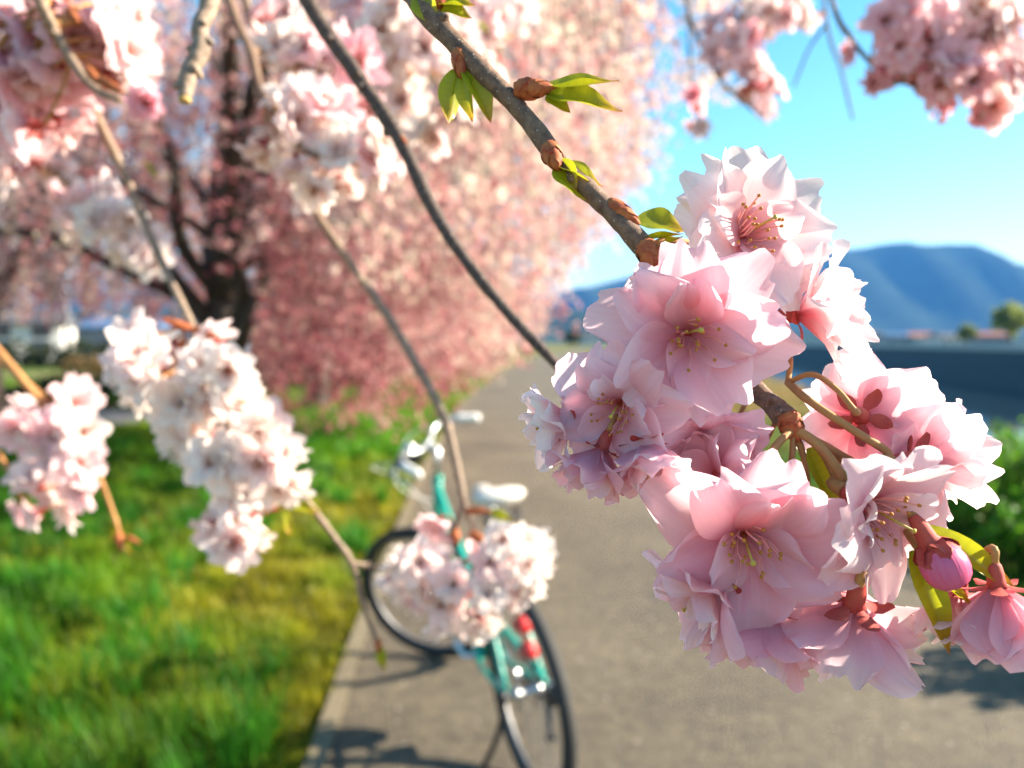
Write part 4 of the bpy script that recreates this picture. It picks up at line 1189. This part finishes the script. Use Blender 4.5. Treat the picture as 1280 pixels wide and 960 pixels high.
# knuckle with bud scales where the stalks leave
bud(HERO, base, P(804, 306, 0.1715), D(0.5, -0.8, 0.3), px2m(52, .172), px2m(15, .172), 5)
bud(HERO, base, P(984, 520, 0.1715), D(0.35, -0.9, 0.2), px2m(34, .172), px2m(15, .172), 6)

def HF(px, py, d, ax, rpx, tone, roll, seed, **k):
    return hero_flower(HERO, base, P(px, py, d), D(*ax), px2m(rpx, d), tone, roll, seed, **k)
OPEN = [(5, 1.04, 0.88, 46, 100, 0.14), (5, 0.96, 0.80, 38, 82, 0.18), (3, 0.72, 0.55, 26, 66, 0.24)]
WIDE = [(6, 1.04, 0.86, 52, 102, 0.15), (5, 0.98, 0.80, 44, 88, 0.18), (3, 0.70, 0.55, 34, 76, 0.26)]
BELL = [(5, 1.0, 0.80, 34, 78, 0.2), (5, 0.98, 0.72, 26, 56, 0.22), (3, 0.88, 0.5, 14, 36, 0.24)]
CUP = [(5, 1.0, 1.1, 34, 26, 0.06), (5, 0.95, 1.0, 26, 18, 0.08), (3, 0.85, 0.6, 10, 14, 0.10)]
HF(943, 287, 0.1690, (0.22, 0.10, 1.0), 112, 0.02, 0.3, 101, rings=WIDE, pedicel=[N1, P(835, 300, 0.173)])
HF(866, 418, 0.1600, (-0.05, -0.12, 1.0), 122, 0.47, 1.0, 102, rings=WIDE, pedicel=[N1 + D(0.1, -1, 0) * 0.001, P(811, 345, 0.169), P(815, 385, 0.168)])
HF(996, 392, 0.1760, (0.80, 0.12, 0.5), 96, 0.02, 0.6, 103, rings=BELL, anchor='base', pedicel=[N2, P(985, 440, 0.181)])
HF(768, 512, 0.1650, (-0.38, -0.30, 0.85), 96, 0.40, 0.2, 104, rings=OPEN, pedicel=[P(838, 366, 0.176), P(815, 430, 0.178)])
HF(715, 522, 0.1720, (-0.85, -0.35, 0.15), 72, 0.10, 1.3, 105, rings=BELL, anchor='base', pedicel=[P(838, 366, 0.176), P(790, 450, 0.180)])
HF(752, 560, 0.1665, (-0.40, -0.9, 0.05), 76, 0.62, 0.8, 106, rings=BELL, anchor='base', pedicel=[P(842, 372, 0.176), P(800, 470, 0.18)])
HF(806, 552, 0.1640, (0.06, -0.92, 0.42), 76, 0.46, 2.0, 107, rings=BELL, anchor='base', pedicel=[P(845, 376, 0.176), P(825, 480, 0.18)])
HF(894, 592, 0.1730, (-0.45, 0.25, 0.45), 82, 0.42, 0.4, 108, rings=OPEN, anchor='base', pedicel=[P(975, 515, 0.176), P(952, 560, 0.178)], stamens=False)
HF(938, 684, 0.1560, (-0.06, -0.30, 1.0), 132, 0.52, 2.4, 109, rings=WIDE, pedicel=[U, P(968, 560, 0.165), P(948, 600, 0.163)])
HF(1106, 648, 0.1550, (0.34, -0.36, 0.8), 116, 0.18, 0.9, 110, rings=OPEN, pedicel=[U, P(1022, 556, 0.167), P(1052, 596, 0.166)], ped_r=px2m(7.5, .166))
HF(1076, 520, 0.1710, (0.42, -0.15, -0.62), 92, 0.30, 0.5, 111, rings=WIDE, anchor='base', pedicel=[N2, P(1015, 468, 0.171), P(1045, 486, 0.168)], stamens=False, sep_open=1.12)
HF(1142, 574, 0.1640, (0.92, 0.05, -0.10), 92, 0.16, 1.7, 112, rings=BELL, anchor='base', pedicel=[N2, P(1010, 500, 0.170), P(1070, 540, 0.1645), P(1110, 566, 0.1635)], ped_r=px2m(6, .166), sep_open=0.7)
HF(1068, 756, 0.1580, (0.03, -0.80, -0.42), 112, 0.40, 2.9, 113, rings=[(6, 1.0, 0.72, 44, 90, 0.18), (5, 0.98, 0.66, 34, 66, 0.2), (3, 0.85, 0.5, 20, 40, 0.2)], anchor='base', pedicel=[U, P(1030, 570, 0.172), P(1066, 660, 0.166), P(1072, 725, 0.1605)], sep_open=1.05)
HF(965, 762, 0.1640, (-0.25, -0.92, 0.10), 88, 0.66, 2.2, 114, rings=BELL, anchor='base', pedicel=[U, P(1005, 580, 0.172), P(990, 690, 0.170)])
HF(905, 728, 0.1640, (-0.72, -0.50, 0.20), 98, 0.50, 1.2, 115, rings=BELL, anchor='base', pedicel=[U, P(985, 590, 0.172), P(940, 690, 0.171)])
HF(1003, 640, 0.1720, (0.05, -0.90, 0.25), 72, 0.55, 0.1, 116, rings=BELL, anchor='base', pedicel=[U, P(991, 570, 0.169), P(992, 606, 0.169)])
HF(880, 560, 0.1745, (-0.1, -0.5, 0.7), 84, 0.50, 0.6, 117, rings=OPEN, pedicel=[P(940, 484, 0.183), P(915, 530, 0.182)], stamens=False)
HF(1120, 610, 0.1735, (0.45, -0.3, 0.5), 84, 0.35, 2.6, 118, rings=OPEN, pedicel=[U, P(1040, 560, 0.176)], stamens=False)
HF(1246, 732, 0.1510, (0.12, -0.96, 0.0), 96, 0.62, 0.4, 119, rings=CUP, anchor='base', pedicel=[U, P(1080, 590, 0.1745), P(1200, 690, 0.162)], stamens=False)
HF(1200, 742, 0.1580, (-0.1, -0.98, 0.0), 76, 0.15, 1.9, 120, rings=BELL, anchor='base', pedicel=[U, P(1080, 600, 0.1755), P(1180, 690, 0.168)], stamens=False)
HF(1030, 690, 0.1690, (0.2, -0.5, 0.8), 84, 0.42, 1.5, 121, rings=OPEN, pedicel=[U, P(1010, 600, 0.173)], stamens=False)

# closed flower bud in its calyx
def flower_bud(thing, base_, p0, axis, L, r, seed, ped):
    rs = random.Random(seed)
    M = Matrix.Translation(p0) @ frame_from(axis.normalized())
    mb = MB(); mb.add(*tube([(0, 0, -0.75 * L), (0, 0, -0.5 * L), (0, 0, -0.2 * L), (0, 0, 0.0)], [r * 0.24, r * 0.42, r * 0.46, r * 0.7], 12))
    for k in range(5):
        V, FQ, UV = petal_geo(6.28 * k / 5, 0.55 * L, r * 1.0, 30, 4, 0.3, 0.03, rs, notch=-0.4, r0=0, nu=5, nv=5, z0=-0.12 * L)
        V[:, :2] *= 1.0; V[:, :2] += V[:, :2] / (np.linalg.norm(V[:, :2], axis=1)[:, None] + 1e-9) * r * 0.62
        mb.add([tuple(v) for v in V], [tuple(f) for f in FQ])
    o = mb.build('flower_bud', [M_CALYX], thing); o.matrix_local = Matrix.Translation(-base_) @ M
    # wrapped petals as overlapping spoons
    for k in range(5):
        a0 = 6.28 * k / 5; V = []; FQ = []
        for i in range(9):
            t = i / 8; th = t * math.pi * 0.5 * 1.94
            for j in range(7):
                a = a0 + (-0.5 + j / 6) * 2.1 + 0.5 * t
                rr = r * (math.sin(min(th, 3.05)) ** 0.75) * (1 + 0.05 * (j / 6) + 0.02 * k)
                V.append((rr * math.cos(a), rr * math.sin(a), L * 0.5 - L * 0.5 * math.cos(th) - 0.05 * L))
        for i in range(8):
            for j in range(6): FQ.append((i * 7 + j, i * 7 + j + 1, i * 7 + j + 8, i * 7 + j + 7))
        link('petal', mesh_np('petal', V, np.array(FQ), M_BUDPINK), o)
    Mi = M.inverted(); pts = catmull([tuple(Mi @ q) for q in ped] + [(0, 0, -0.75 * L)], 6)
    mb = MB(); mb.add(*tube(pts, r * 0.22, 8)); mb.build('flower_stalk', [M_PEDICEL], o)
    return o
flower_bud(HERO, base, P(1166, 684, 0.152), D(0.45, -0.85, 0.25), px2m(58, .152), px2m(27, .152), 7, [U, P(1085, 590, 0.171), P(1135, 640, 0.158)])
# leaves of the cluster
leaf(HERO, base, P(1140, 688, 0.1555), P(1186, 814, 0.1535), px2m(44, .155), 1, 0.55, -0.15, 1.2)
leaf(HERO, base, P(1150, 660, 0.1555), P(1268, 736, 0.1500), px2m(42, .152), 2, 0.6, -0.3, 0.9)
leaf(HERO, base, P(1160, 712, 0.154), P(1222, 762, 0.153), px2m(26, .155), 3, 0.7, 0.3, 0.6)
leaf(HERO, base, P(1010, 560, 0.174), P(1052, 648, 0.1725), px2m(40, .172), 4, 0.5, 0.2, 1.0)
stem(HERO, base, [U, P(1085, 596, 0.172), P(1140, 675, 0.157), P(1152, 690, 0.155)], [px2m(5, .17), px2m(4.5, .165), px2m(5, .156), px2m(4, .155)], M_PEDICEL, 'leaf_shoot')
# buds and young leaves along the branch
def sprout(px, py, d, ax, blen, brad, leaves, seed):
    b = bud(HERO, base, P(px, py, d), D(*ax), px2m(blen, d), px2m(brad, d), seed)
    for k, (x0, y0, x1, y1, wpx, fold, bend, roll) in enumerate(leaves):
        leaf(HERO, base, P(x0, y0, d), P(x1, y1, d - 0.001 * k), px2m(wpx * 1.8, d), seed * 10 + k, fold * 0.8, bend, roll)
sprout(573, 66, 0.185, (0.12, -1, 0.15), 34, 10, [(577, 86, 561, 153, 24, 0.6, -0.3, 1.0), (579, 88, 590, 150, 18, 0.7, 0.2, 1.4), (581, 86, 613, 152, 22, 0.7, -0.4, 0.8)], 11)
sprout(648, 112, 0.180, (1, 0.02, 0.12), 44, 13, [(680, 110, 770, 101, 24, 0.7, 0.15, 0.5), (680, 116, 774, 138, 30, 0.55, 0.1, 0.9), (683, 120, 712, 140, 14, 0.5, 0.1, 0.9)], 12)
sprout(686, 184, 0.1755, (0.35, -0.95, 0.3), 34, 13, [(692, 204, 752, 232, 26, 0.6, 0.25, 0.6), (694, 208, 735, 250, 30, 0.6, 0.1, 1.0), (700, 200, 720, 236, 18, 0.7, 0.2, 1.2)], 13)
sprout(764, 256, 0.174, (0.7, -0.55, 0.2), 44, 11, [(796, 276, 856, 287, 30, 0.45, 0.0, 0.7), (800, 300, 852, 292, 12, 0.6, 0.2, 0.5)], 14)
sprout(540, 8, 0.189, (0.6, 0.4, 0.2), 22, 9, [(545, 6, 592, 6, 26, 0.6, 0.2, 0.6), (548, 12, 588, 22, 18, 0.7, 0.1, 0.9), (520, -4, 548, 30, 22, 0.7, 0.1, 1.2)], 15)
sprout(812, 316, 0.171, (0.7, 0.1, 0.5), 20, 9, [(816, 312, 852, 296, 16, 0.5, 0.1, 0.6), (820, 318, 848, 312, 12, 0.6, 0.0, 0.8)], 16)

# ---- softer clusters further back: one mesh per flower
def soft_flower_mesh(seed, tone):
    rs = random.Random(seed); VV = []; FF = []; CC = []; mi = []
    b = 0
    for ri, (n, L, W, a0, a1, ruf) in enumerate([(7, 1.02, 0.64, 40, 98, 0.16), (7, 0.95, 0.58, 32, 74, 0.2), (5, 0.82, 0.5, 20, 46, 0.24)]):
        k0 = rs.uniform(0, 6.28)
        for k in range(n):
            V, FQ, UV = petal_geo(k0 + 6.28 * (k + rs.uniform(-.2, .2)) / n, L * rs.uniform(.88, 1.1), W * rs.uniform(.85, 1.1), a0 + rs.uniform(-8, 8), a1 + rs.uniform(-18, 14), rs.uniform(.05, .3), ruf, rs, notch=rs.uniform(.03, .15), nu=5, nv=5)
            c = (np.array(tint(tone - 0.05 * ri, rs)[:3]) * np.array([1, 0.985, 0.93]))[None] * (1 - (0.30 * (1 - UV[:, :1]) ** 2) * np.array([0.2, 1.0, 0.85])[None])
            VV.append(V); FF.append(FQ + b); CC.append(c); b += len(V); mi += [0] * len(FQ)
    mbs = calyx_geo(1.0, rs)
    for k in range(6):
        a = rs.uniform(0, 6.28); sp = rs.uniform(.1, .5); L = rs.uniform(.35, .55)
        d = np.array([math.sin(sp) * math.cos(a), math.sin(sp) * math.sin(a), math.cos(sp)])
        mbs.add(*tube([(0, 0, 0), tuple(d * L)], 0.012, 3, cap=False)); mbs.add(*ellipsoid(d * L, (.022, .022, .022), 4, 3))
    V = np.array(mbs.v); tri = []
    quads = [f if len(f) == 4 else None for f in mbs.f]
    qs = np.array([f for f in quads if f]); VV.append(V); FF.append(qs + b)
    cc = np.repeat(np.array([[0.45, 0.09, 0.07]]), len(V), 0); cc[V[:, 2] > 0.12] = (0.60, 0.36, 0.10); CC.append(cc)
    return mesh_np('flower', np.concatenate(VV), np.concatenate(FF), M_BLOSSOM, True, np.concatenate(CC))
SOFT = {t: [soft_flower_mesh(200 + 10 * i + k, t) for k in range(3)] for i, t in enumerate((0.0, 0.2, 0.42, 0.62, 0.85))}
def soft_flower(thing, base_, c, axis, R, tone, rs):
    t = min(SOFT, key=lambda q: abs(q - tone))
    o = link('flower', rs.choice(SOFT[t]), thing)
    o.matrix_local = Matrix.Translation(c - base_) @ frame_from(axis.normalized(), rs.uniform(0, 6.28)) @ Matrix.Scale(R, 4)
    return o

def soft_branch(label, twigs, flowers, leaves=(), buds=(), seed=0, mat=None, stalks=True, name='flowering_branch', group='soft blossoming branches near the lens', up=None):
    """twigs: list of (points (px,py,d), radii px at that depth); flowers: (px,py,d,rpx,tone[,axis]); all joined on one thing"""
    rs = random.Random(seed)
    SD = 1.3 if flowers else 1.0
    sc_ = lambda q: (q[0], q[1], q[2] * SD)
    twigs = [([sc_(q) for q in a], b) for a, b in twigs]
    flowers = [(f_[0], f_[1], f_[2] * SD) + tuple(f_[3:]) for f_ in flowers]
    leaves = [l_[:4] + (l_[4] * SD, l_[5]) for l_ in leaves]
    buds = [(b_[0], b_[1], b_[2] * SD) + tuple(b_[3:5]) + (b_[5] * 0.75,) for b_ in buds]
    first = [P(*q) for q in twigs[0][0]]
    if up is not None:
        e0 = Vector(up[-1]); up = list(up) + [tuple(e0.lerp(first[0], q_)) for q_ in (0.5, 0.8, 0.94)]
        first = [Vector(u_) for u_ in up] + first
    base_ = first[0].copy()
    t = empty(name, base_, label, 'branch', group)
    allp = []
    for i, (pts, radii) in enumerate(twigs):
        w = first if i == 0 else [P(*q) for q in pts]
        rr = [px2m(r, q[2]) for r, q in zip(radii, pts)]
        if i == 0 and up is not None: rr = [0.0028 + 0.0006 * k for k in range(len(up), 0, -1)] + rr
        stem(t, base_, w, rr, mat or M_TWIGGREY, knobs=4 + len(pts), seed=seed * 7 + i, sides=8)
        allp += [Vector(q) for q in catmull([tuple(v) for v in w], 7)]
    for fl in flowers:
        px, py, d, rpx, tone = fl[:5]
        c = P(px, py, d)
        near = min(allp, key=lambda q: (q - c).length)
        ax = D(*fl[5]) if len(fl) > 5 else ((c - near).normalized() * 0.7 + D(rs.gauss(0.15, .55), rs.gauss(-0.1, .45), rs.gauss(0.55, .4))).normalized()
        R = px2m(rpx, d)
        soft_flower(t, base_, c, ax, R, tone, rs)
        # stalk from the twig to the calyx
        e = c - ax * 0.3 * R
        mid = (near + e) / 2 + Vector((0, 0, 0.1 * (near - e).length)) - ax * 0.2 * R
        mb = MB(); mb.add(*tube(catmull([tuple(near), tuple(mid), tuple(e)], 4), R * 0.05, 5)); mb.build('flower_stalk', [M_PEDICEL], t, base_)
    for (x0, y0, x1, y1, d, wpx) in leaves:
        leaf(t, base_, P(x0, y0, d), P(x1, y1, d), px2m(wpx, d), seed * 31 + int(x0), 0.5, 0.2, rs.uniform(0.4, 1.2))
    for (px, py, d, ax, bl, br) in buds:
        bud(t, base_, P(px, py, d), D(*ax), px2m(bl, d), px2m(br, d), seed + int(px), M_BUDSCALE)
    return t

def blob(cx, cy, rx, ry, d, n, rpx, tone, seed, dd=0.03, tv=0.15):
    """n flowers spread over an ellipse of the picture round one depth"""
    rs = random.Random(seed); out = []; tries = 0
    while len(out) < n and tries < 4000:
        tries += 1
        x = rs.uniform(-1, 1); y = rs.uniform(-1, 1)
        if x * x + y * y > 1: continue
        px, py = cx + x * rx, cy + y * ry
        z = d + rs.uniform(-dd, dd)
        if any(math.hypot(px - q[0], py - q[1]) < rpx * 0.62 and abs(z - q[2]) < dd for q in out): continue
        out.append((px, py, z, rpx * rs.uniform(0.85, 1.15) * d / z, min(max(tone + rs.gauss(0, tv), 0), 0.95)))
    return out

LIMB = (-0.15, 0.95, 3.72)
# bare-looking dark branch that dips behind the left of the big cluster
soft_branch('dark bare branch running from upper left down behind the sharp blossom cluster', [([(300, -190, .40), (382, -4, .37), (440, 85, .355), (497, 170, .345), (545, 268, .335), (592, 338, .325), (645, 402, .315), (705, 466, .305), (735, 500, .30)], [11, 10.5, 10, 9.5, 8.5, 7.5, 7, 6.5, 5])],
            [], buds=[(500, 172, .343, (0.6, -0.7, 0.4), 16, 6)], seed=2, mat=M_TWIGDARK, up=[LIMB, (-0.22, 0.75, 2.7)], group=None)
# thin branch that ends in the blossom before the bicycle
c3 = blob(526, 716, 36, 32, .46, 10, 31, 0.08, 1) + blob(642, 708, 30, 40, .45, 11, 30, 0.04, 2) + blob(580, 752, 46, 28, .45, 10, 30, 0.16, 3) + [(547, 652, .46, 30, 0.45), (590, 700, .47, 34, 0.5), (657, 672, .455, 30, 0.05), (664, 712, .45, 32, 0.03)]
soft_branch('thin pale branch with white blossom hanging in front of the bicycle', [([(330, 130, .52), (380, 240, .50), (430, 318, .49), (482, 392, .48), (525, 465, .475), (556, 525, .47), (570, 580, .465), (580, 628, .46)], [5, 5, 5.2, 5.5, 5.8, 6, 5.5, 5]),
            ([(580, 625, .46), (568, 660, .46), (556, 690, .46)], [4, 3.5, 3]), ([(580, 628, .46), (592, 658, .458), (612, 690, .455)], [4, 3.5, 3])],
            c3, [(612, 638, 642, 652, .46, 14), (600, 640, 622, 640, .46, 9)], [(568, 663, .455, (0.2, -0.9, 0.3), 20, 8), (590, 668, .455, (0.8, -0.4, 0.3), 26, 8), (634, 680, .455, (0.8, -0.4, 0.2), 20, 6), (586, 638, .458, (0.9, 0, 0.3), 30, 6)], seed=3,
            up=[LIMB, (-0.20, 0.80, 2.8), (-0.24, 0.60, 1.95)])
# branch with the long white cluster over the lawn
c4 = blob(196, 452, 36, 38, .40, 8, 40, 0.10, 4) + blob(274, 444, 26, 26, .40, 5, 36, 0.03, 5) + blob(262, 520, 44, 40, .40, 11, 41, 0.05, 6) + blob(312, 575, 50, 46, .395, 15, 40, 0.06, 7) + blob(302, 642, 36, 34, .40, 9, 36, 0.14, 8)
soft_branch('branch with a long white cluster and a bare forked twig over the lawn', [([(60, 20, .46), (118, 140, .44), (160, 228, .43), (198, 318, .42), (240, 408, .405), (262, 470, .40), (290, 540, .40), (315, 610, .40)], [6, 6, 5.8, 5.4, 5, 4.6, 4, 3]), ([(300, 540, .40), (366, 604, .41), (405, 655, .42), (440, 704, .43), (452, 750, .435), (472, 806, .44)], [3.4, 3.6, 3.8, 4, 3.4, 3]), ([(440, 704, .43), (466, 708, .435), (492, 712, .44)], [3.4, 3.2, 2.8])],
            c4, [(474, 806, 480, 838, .44, 16), (352, 625, 398, 640, .40, 20), (355, 640, 362, 668, .40, 16)], [(236, 410, .40, (-0.8, 0.3, 0.3), 34, 7), (245, 412, .40, (0.9, -0.3, 0.3), 36, 7), (230, 424, .40, (-0.3, -0.9, 0.3), 24, 6), (472, 800, .44, (0.1, -1, 0.1), 16, 6)], seed=4,
            up=[LIMB, (-0.45, 0.85, 2.7), (-0.40, 0.62, 2.05)])
# pink clusters at the upper left corner
c5 = blob(60, 60, 90, 62, .42, 22, 46, 0.5, 9) + blob(30, 128, 70, 44, .42, 10, 46, 0.55, 10) + blob(140, 60, 45, 55, .42, 10, 42, 0.2, 11) + [(185, 128, .35, 26, 0.85)]
soft_branch('branch in the upper corner crowded with deep pink blossoms', [([(60, -160, .36), (40, -40, .36), (70, 40, .37), (112, 105, .37), (150, 125, .36)], [7, 6.5, 6, 5, 4])], c5, [(160, 118, 192, 140, .355, 16)], [(110, 88, .36, (0.6, -0.6, 0.3), 34, 8), (128, 100, .355, (0.8, -0.5, 0.3), 40, 7), (86, 14, .36, (0.6, -0.6, 0.4), 30, 8)], seed=5,
            up=[LIMB, (-0.6, 0.7, 2.6)])
# loose pale string below it
c6 = [(20 + 24 * k + random.uniform(-12, 12), 175 + 21 * k - 30 * (k < 2) + random.uniform(-14, 14), .66 + random.uniform(-.03, .03), 31, max(0, random.gauss(0.2, 0.12))) for k in range(8)] + blob(40, 190, 45, 40, .66, 6, 34, 0.3, 12) + blob(120, 262, 48, 34, .66, 6, 32, 0.15, 13) + blob(180, 300, 24, 30, .66, 4, 28, 0.1, 14)
soft_branch('slanting string of pale blossoms left of the cherry trunk', [([(-60, 60, .66), (-10, 130, .66), (60, 205, .66), (120, 262, .66), (185, 315, .66), (215, 350, .66)], [5, 4.5, 4, 4, 3.5, 2.5])], c6, [(186, 210, 196, 222, .6, 10), (190, 215, 180, 200, .6, 9), (196, 325, 212, 312, .64, 10)], (), seed=6,
            up=[LIMB, (-1.0, 0.9, 2.6)])
# clusters left of the dark branch
c7 = blob(370, 165, 44, 48, .45, 12, 40, 0.2, 15) + blob(395, 205, 50, 34, .45, 9, 38, 0.14, 16) + blob(460, 198, 34, 26, .45, 6, 34, 0.06, 17) + blob(420, 100, 55, 50, .52, 11, 38, 0.5, 18) + blob(350, 50, 34, 34, .52, 7, 34, 0.06, 19)
soft_branch('branch with blush clusters beside the dark bare branch', [([(250, -130, .50), (288, 6, .48), (312, 62, .47), (326, 112, .46), (350, 150, .43), (385, 190, .42), (440, 205, .425)], [6, 6, 6, 5.5, 5, 4, 3]), ([(312, 62, .47), (350, 70, .50), (420, 100, .50)], [4, 3.5, 3])], c7, seed=7, mat=M_TWIG,
            up=[LIMB, (-0.35, 0.8, 2.7)])
c8 = blob(520, 70, 62, 62, .62, 15, 38, 0.10, 20) + blob(470, 40, 60, 40, .64, 8, 38, 0.28, 21) + blob(600, 40, 50, 40, .7, 9, 34, 0.12, 22) + blob(545, 130, 40, 40, .7, 7, 32, 0.06, 23)
soft_branch('branch with cream blossoms between the dark bare branch and the sharp branch', [([(380, -160, .64), (440, -20, .63), (500, 50, .63), (545, 100, .67), (570, 150, .70)], [6, 5, 4.5, 4, 3]), ([(500, 50, .63), (560, 40, .68), (630, 50, .70)], [4, 3.5, 3])], c8, [(590, 28, 612, 40, .62, 14)], seed=8,
            up=[LIMB, (-0.15, 0.85, 2.7)])
# cut snag
sb = [(262, -230, .40), (268, -60, .345), (262, 4, .335), (250, 34, .33), (252, 62, .328), (236, 92, .325), (231, 124, .322)]
sn = soft_branch('short grey lopped snag with a pale cut end at the top', [(sb, [14, 13, 11, 10.5, 11, 11, 8.5])], [], seed=9, mat=M_TWIGGREY, up=[LIMB, (-0.25, 0.7, 2.5)], group=None, name='lopped_branch')
mb = MB(); e_ = P(231, 125, .322); e2 = P(230.5, 128, .3219); mb.add(*tube([e_ - (e2 - e_) * 1.0, e2], [px2m(8.0, .322), px2m(7.2, .322)], 12))
mb.build('cut_face', [plain('cut_wood', (0.55, 0.36, 0.12), 0.8, bump=0.3, bscale=900, var=0.3)], sn, sn.location)
# lower left cluster
c9 = blob(62, 520, 40, 32, .56, 6, 34, 0.30, 24) + blob(75, 570, 40, 46, .55, 9, 34, 0.20, 25) + blob(95, 620, 24, 20, .55, 3, 30, 0.10, 26) + blob(34, 640, 18, 16, .56, 3, 22, 0.25, 27)
soft_branch('pale pink cluster on yellowish twigs at the lawn edge by the side road', [([(-90, 350, .58), (-10, 430, .57), (30, 478, .565), (62, 520, .56), (80, 580, .55), (98, 625, .55)], [6, 5, 5, 4, 3, 2]), ([(-60, 420, .60), (0, 452, .58), (60, 500, .57)], [5, 4, 3]), ([(-20, 540, .58), (8, 585, .57), (28, 632, .56)], [3.5, 3, 2]), ([(98, 545, .56), (128, 605, .56), (150, 668, .56)], [3, 2.8, 2.5])],
            c9, [(150, 664, 164, 692, .56, 12), (146, 650, 138, 676, .56, 10)], [(148, 668, .555, (0.3, -0.9, 0.2), 22, 7), (160, 672, .555, (0.8, -0.3, 0.2), 18, 5)], seed=10, mat=M_PEDICEL, up=[LIMB, (-1.1, 0.9, 2.4)])
# upper right clusters
c12 = blob(1130, 35, 34, 34, .52, 6, 36, 0.5, 28) + blob(1185, 55, 60, 44, .52, 12, 38, 0.5, 29) + blob(1235, 50, 40, 50, .52, 7, 38, 0.22, 30) + blob(1180, 95, 46, 28, .52, 8, 34, 0.62, 31) + blob(1250, 110, 26, 26, .52, 4, 34, 0.25, 32) + blob(1100, 95, 22, 14, .53, 4, 22, 0.6, 33) + [(1222, 145, .52, 18, 0.85), (1065, 66, .54, 18, 0.6)]
soft_branch('branch with rose pink blossoms against open sky above the mountains', [([(1000, -180, .58), (1040, 0, .55), (1062, 45, .54), (1085, 75, .53), (1110, 98, .52), (1150, 108, .52)], [3.5, 3.2, 3, 2.8, 2.6, 2]), ([(1170, -160, .55), (1176, -10, .53), (1190, 40, .52), (1225, 90, .52), (1240, 120, .52)], [4, 3.5, 3, 2.6, 2])], c12, [(1240, 92, 1270, 104, .51, 14), (1250, 100, 1232, 88, .51, 10)], (), seed=12, up=[(0.25, 0.9, 3.3), (0.22, 0.75, 2.4)], mat=M_TWIG)
c13 = blob(945, 108, 28, 40, .95, 10, 20, 0.42, 34) + blob(905, 60, 34, 44, .95, 10, 20, 0.36, 35) + blob(870, 130, 9, 40, 1.0, 5, 15, 0.3, 36) + blob(985, 18, 44, 26, .95, 10, 20, 0.25, 37) + blob(930, 24, 60, 28, 1.0, 10, 20, 0.4, 38)
soft_branch('loose hanging blossom sprays against the sky beside the crown of the big tree', [([(840, -150, 1.0), (858, 0, 1.0), (878, 60, .98), (905, 105, .96), (945, 140, .95)], [3.2, 3, 2.6, 2.4, 2]), ([(900, -120, .97), (930, 0, .96), (985, 20, .95), (1030, 15, .95)], [3, 2.6, 2.4, 2]), ([(860, 10, 1.0), (864, 90, 1.0), (875, 172, 1.0)], [2, 1.6, 1.2])], c13, seed=13, up=[(0.22, 1.0, 3.2), (0.22, 1.0, 2.5)], mat=M_TWIG)
# bare hanging twigs against the sky
soft_branch('two thin bare twigs dangling in the blue sky', [([(1020, -120, 1.0), (1034, 30, 1.0), (1052, 90, 1.0), (1066, 150, 1.0)], [2.2, 2, 1.8, 1.5]), ([(1034, 30, 1.0), (1012, 60, 1.02), (992, 108, 1.04)], [1.8, 1.6, 1.2])], [], seed=14, up=[(0.40, 1.05, 3.0), (0.40, 1.0, 2.3)], mat=M_TWIG, group=None, name='bare_branch')
# overhead limb these branches spring from
o_ = near_tree.location
for pts, rr in (([(-0.2, 1.0, 3.8), (-0.15, 0.95, 3.72), (0.1, 0.7, 3.2), (0.2, 0.55, 2.9)], [0.03, 0.025, 0.014, 0.008]), ([(-0.2, 1.0, 3.8), (0.15, 0.98, 3.5), (0.42, 1.05, 3.0)], [0.02, 0.014, 0.008]), ([(0.15, 0.98, 3.5), (0.26, 0.92, 3.28)], [0.012, 0.008])):
    stem(near_tree, o_, [Vector(p) for p in pts], rr, M_BARK, 'limb', seed=5)
# ------------------------------------------------------------------ air that blues the far hills
m = bpy.data.materials.new('haze_air'); m.use_nodes = True; t = m.node_tree
for n_ in list(t.nodes):
    if n_.type != 'OUTPUT_MATERIAL': t.nodes.remove(n_)
pv = t.nodes.new('ShaderNodeVolumePrincipled')
pv.inputs['Color'].default_value = (0.10, 0.38, 0.98, 1); pv.inputs['Density'].default_value = 0.00012; pv.inputs['Anisotropy'].default_value = 0.0
t.links.new(pv.outputs[0], t.nodes['Material Output'].inputs['Volume'])
mb = MB(); mb.add(*box((0, 0, 0), (11000, 11000, 500)))
hz = mb.build('haze', [m], smooth=False); hz.location = (0, 0, 245)
tag(hz, kind='stuff')
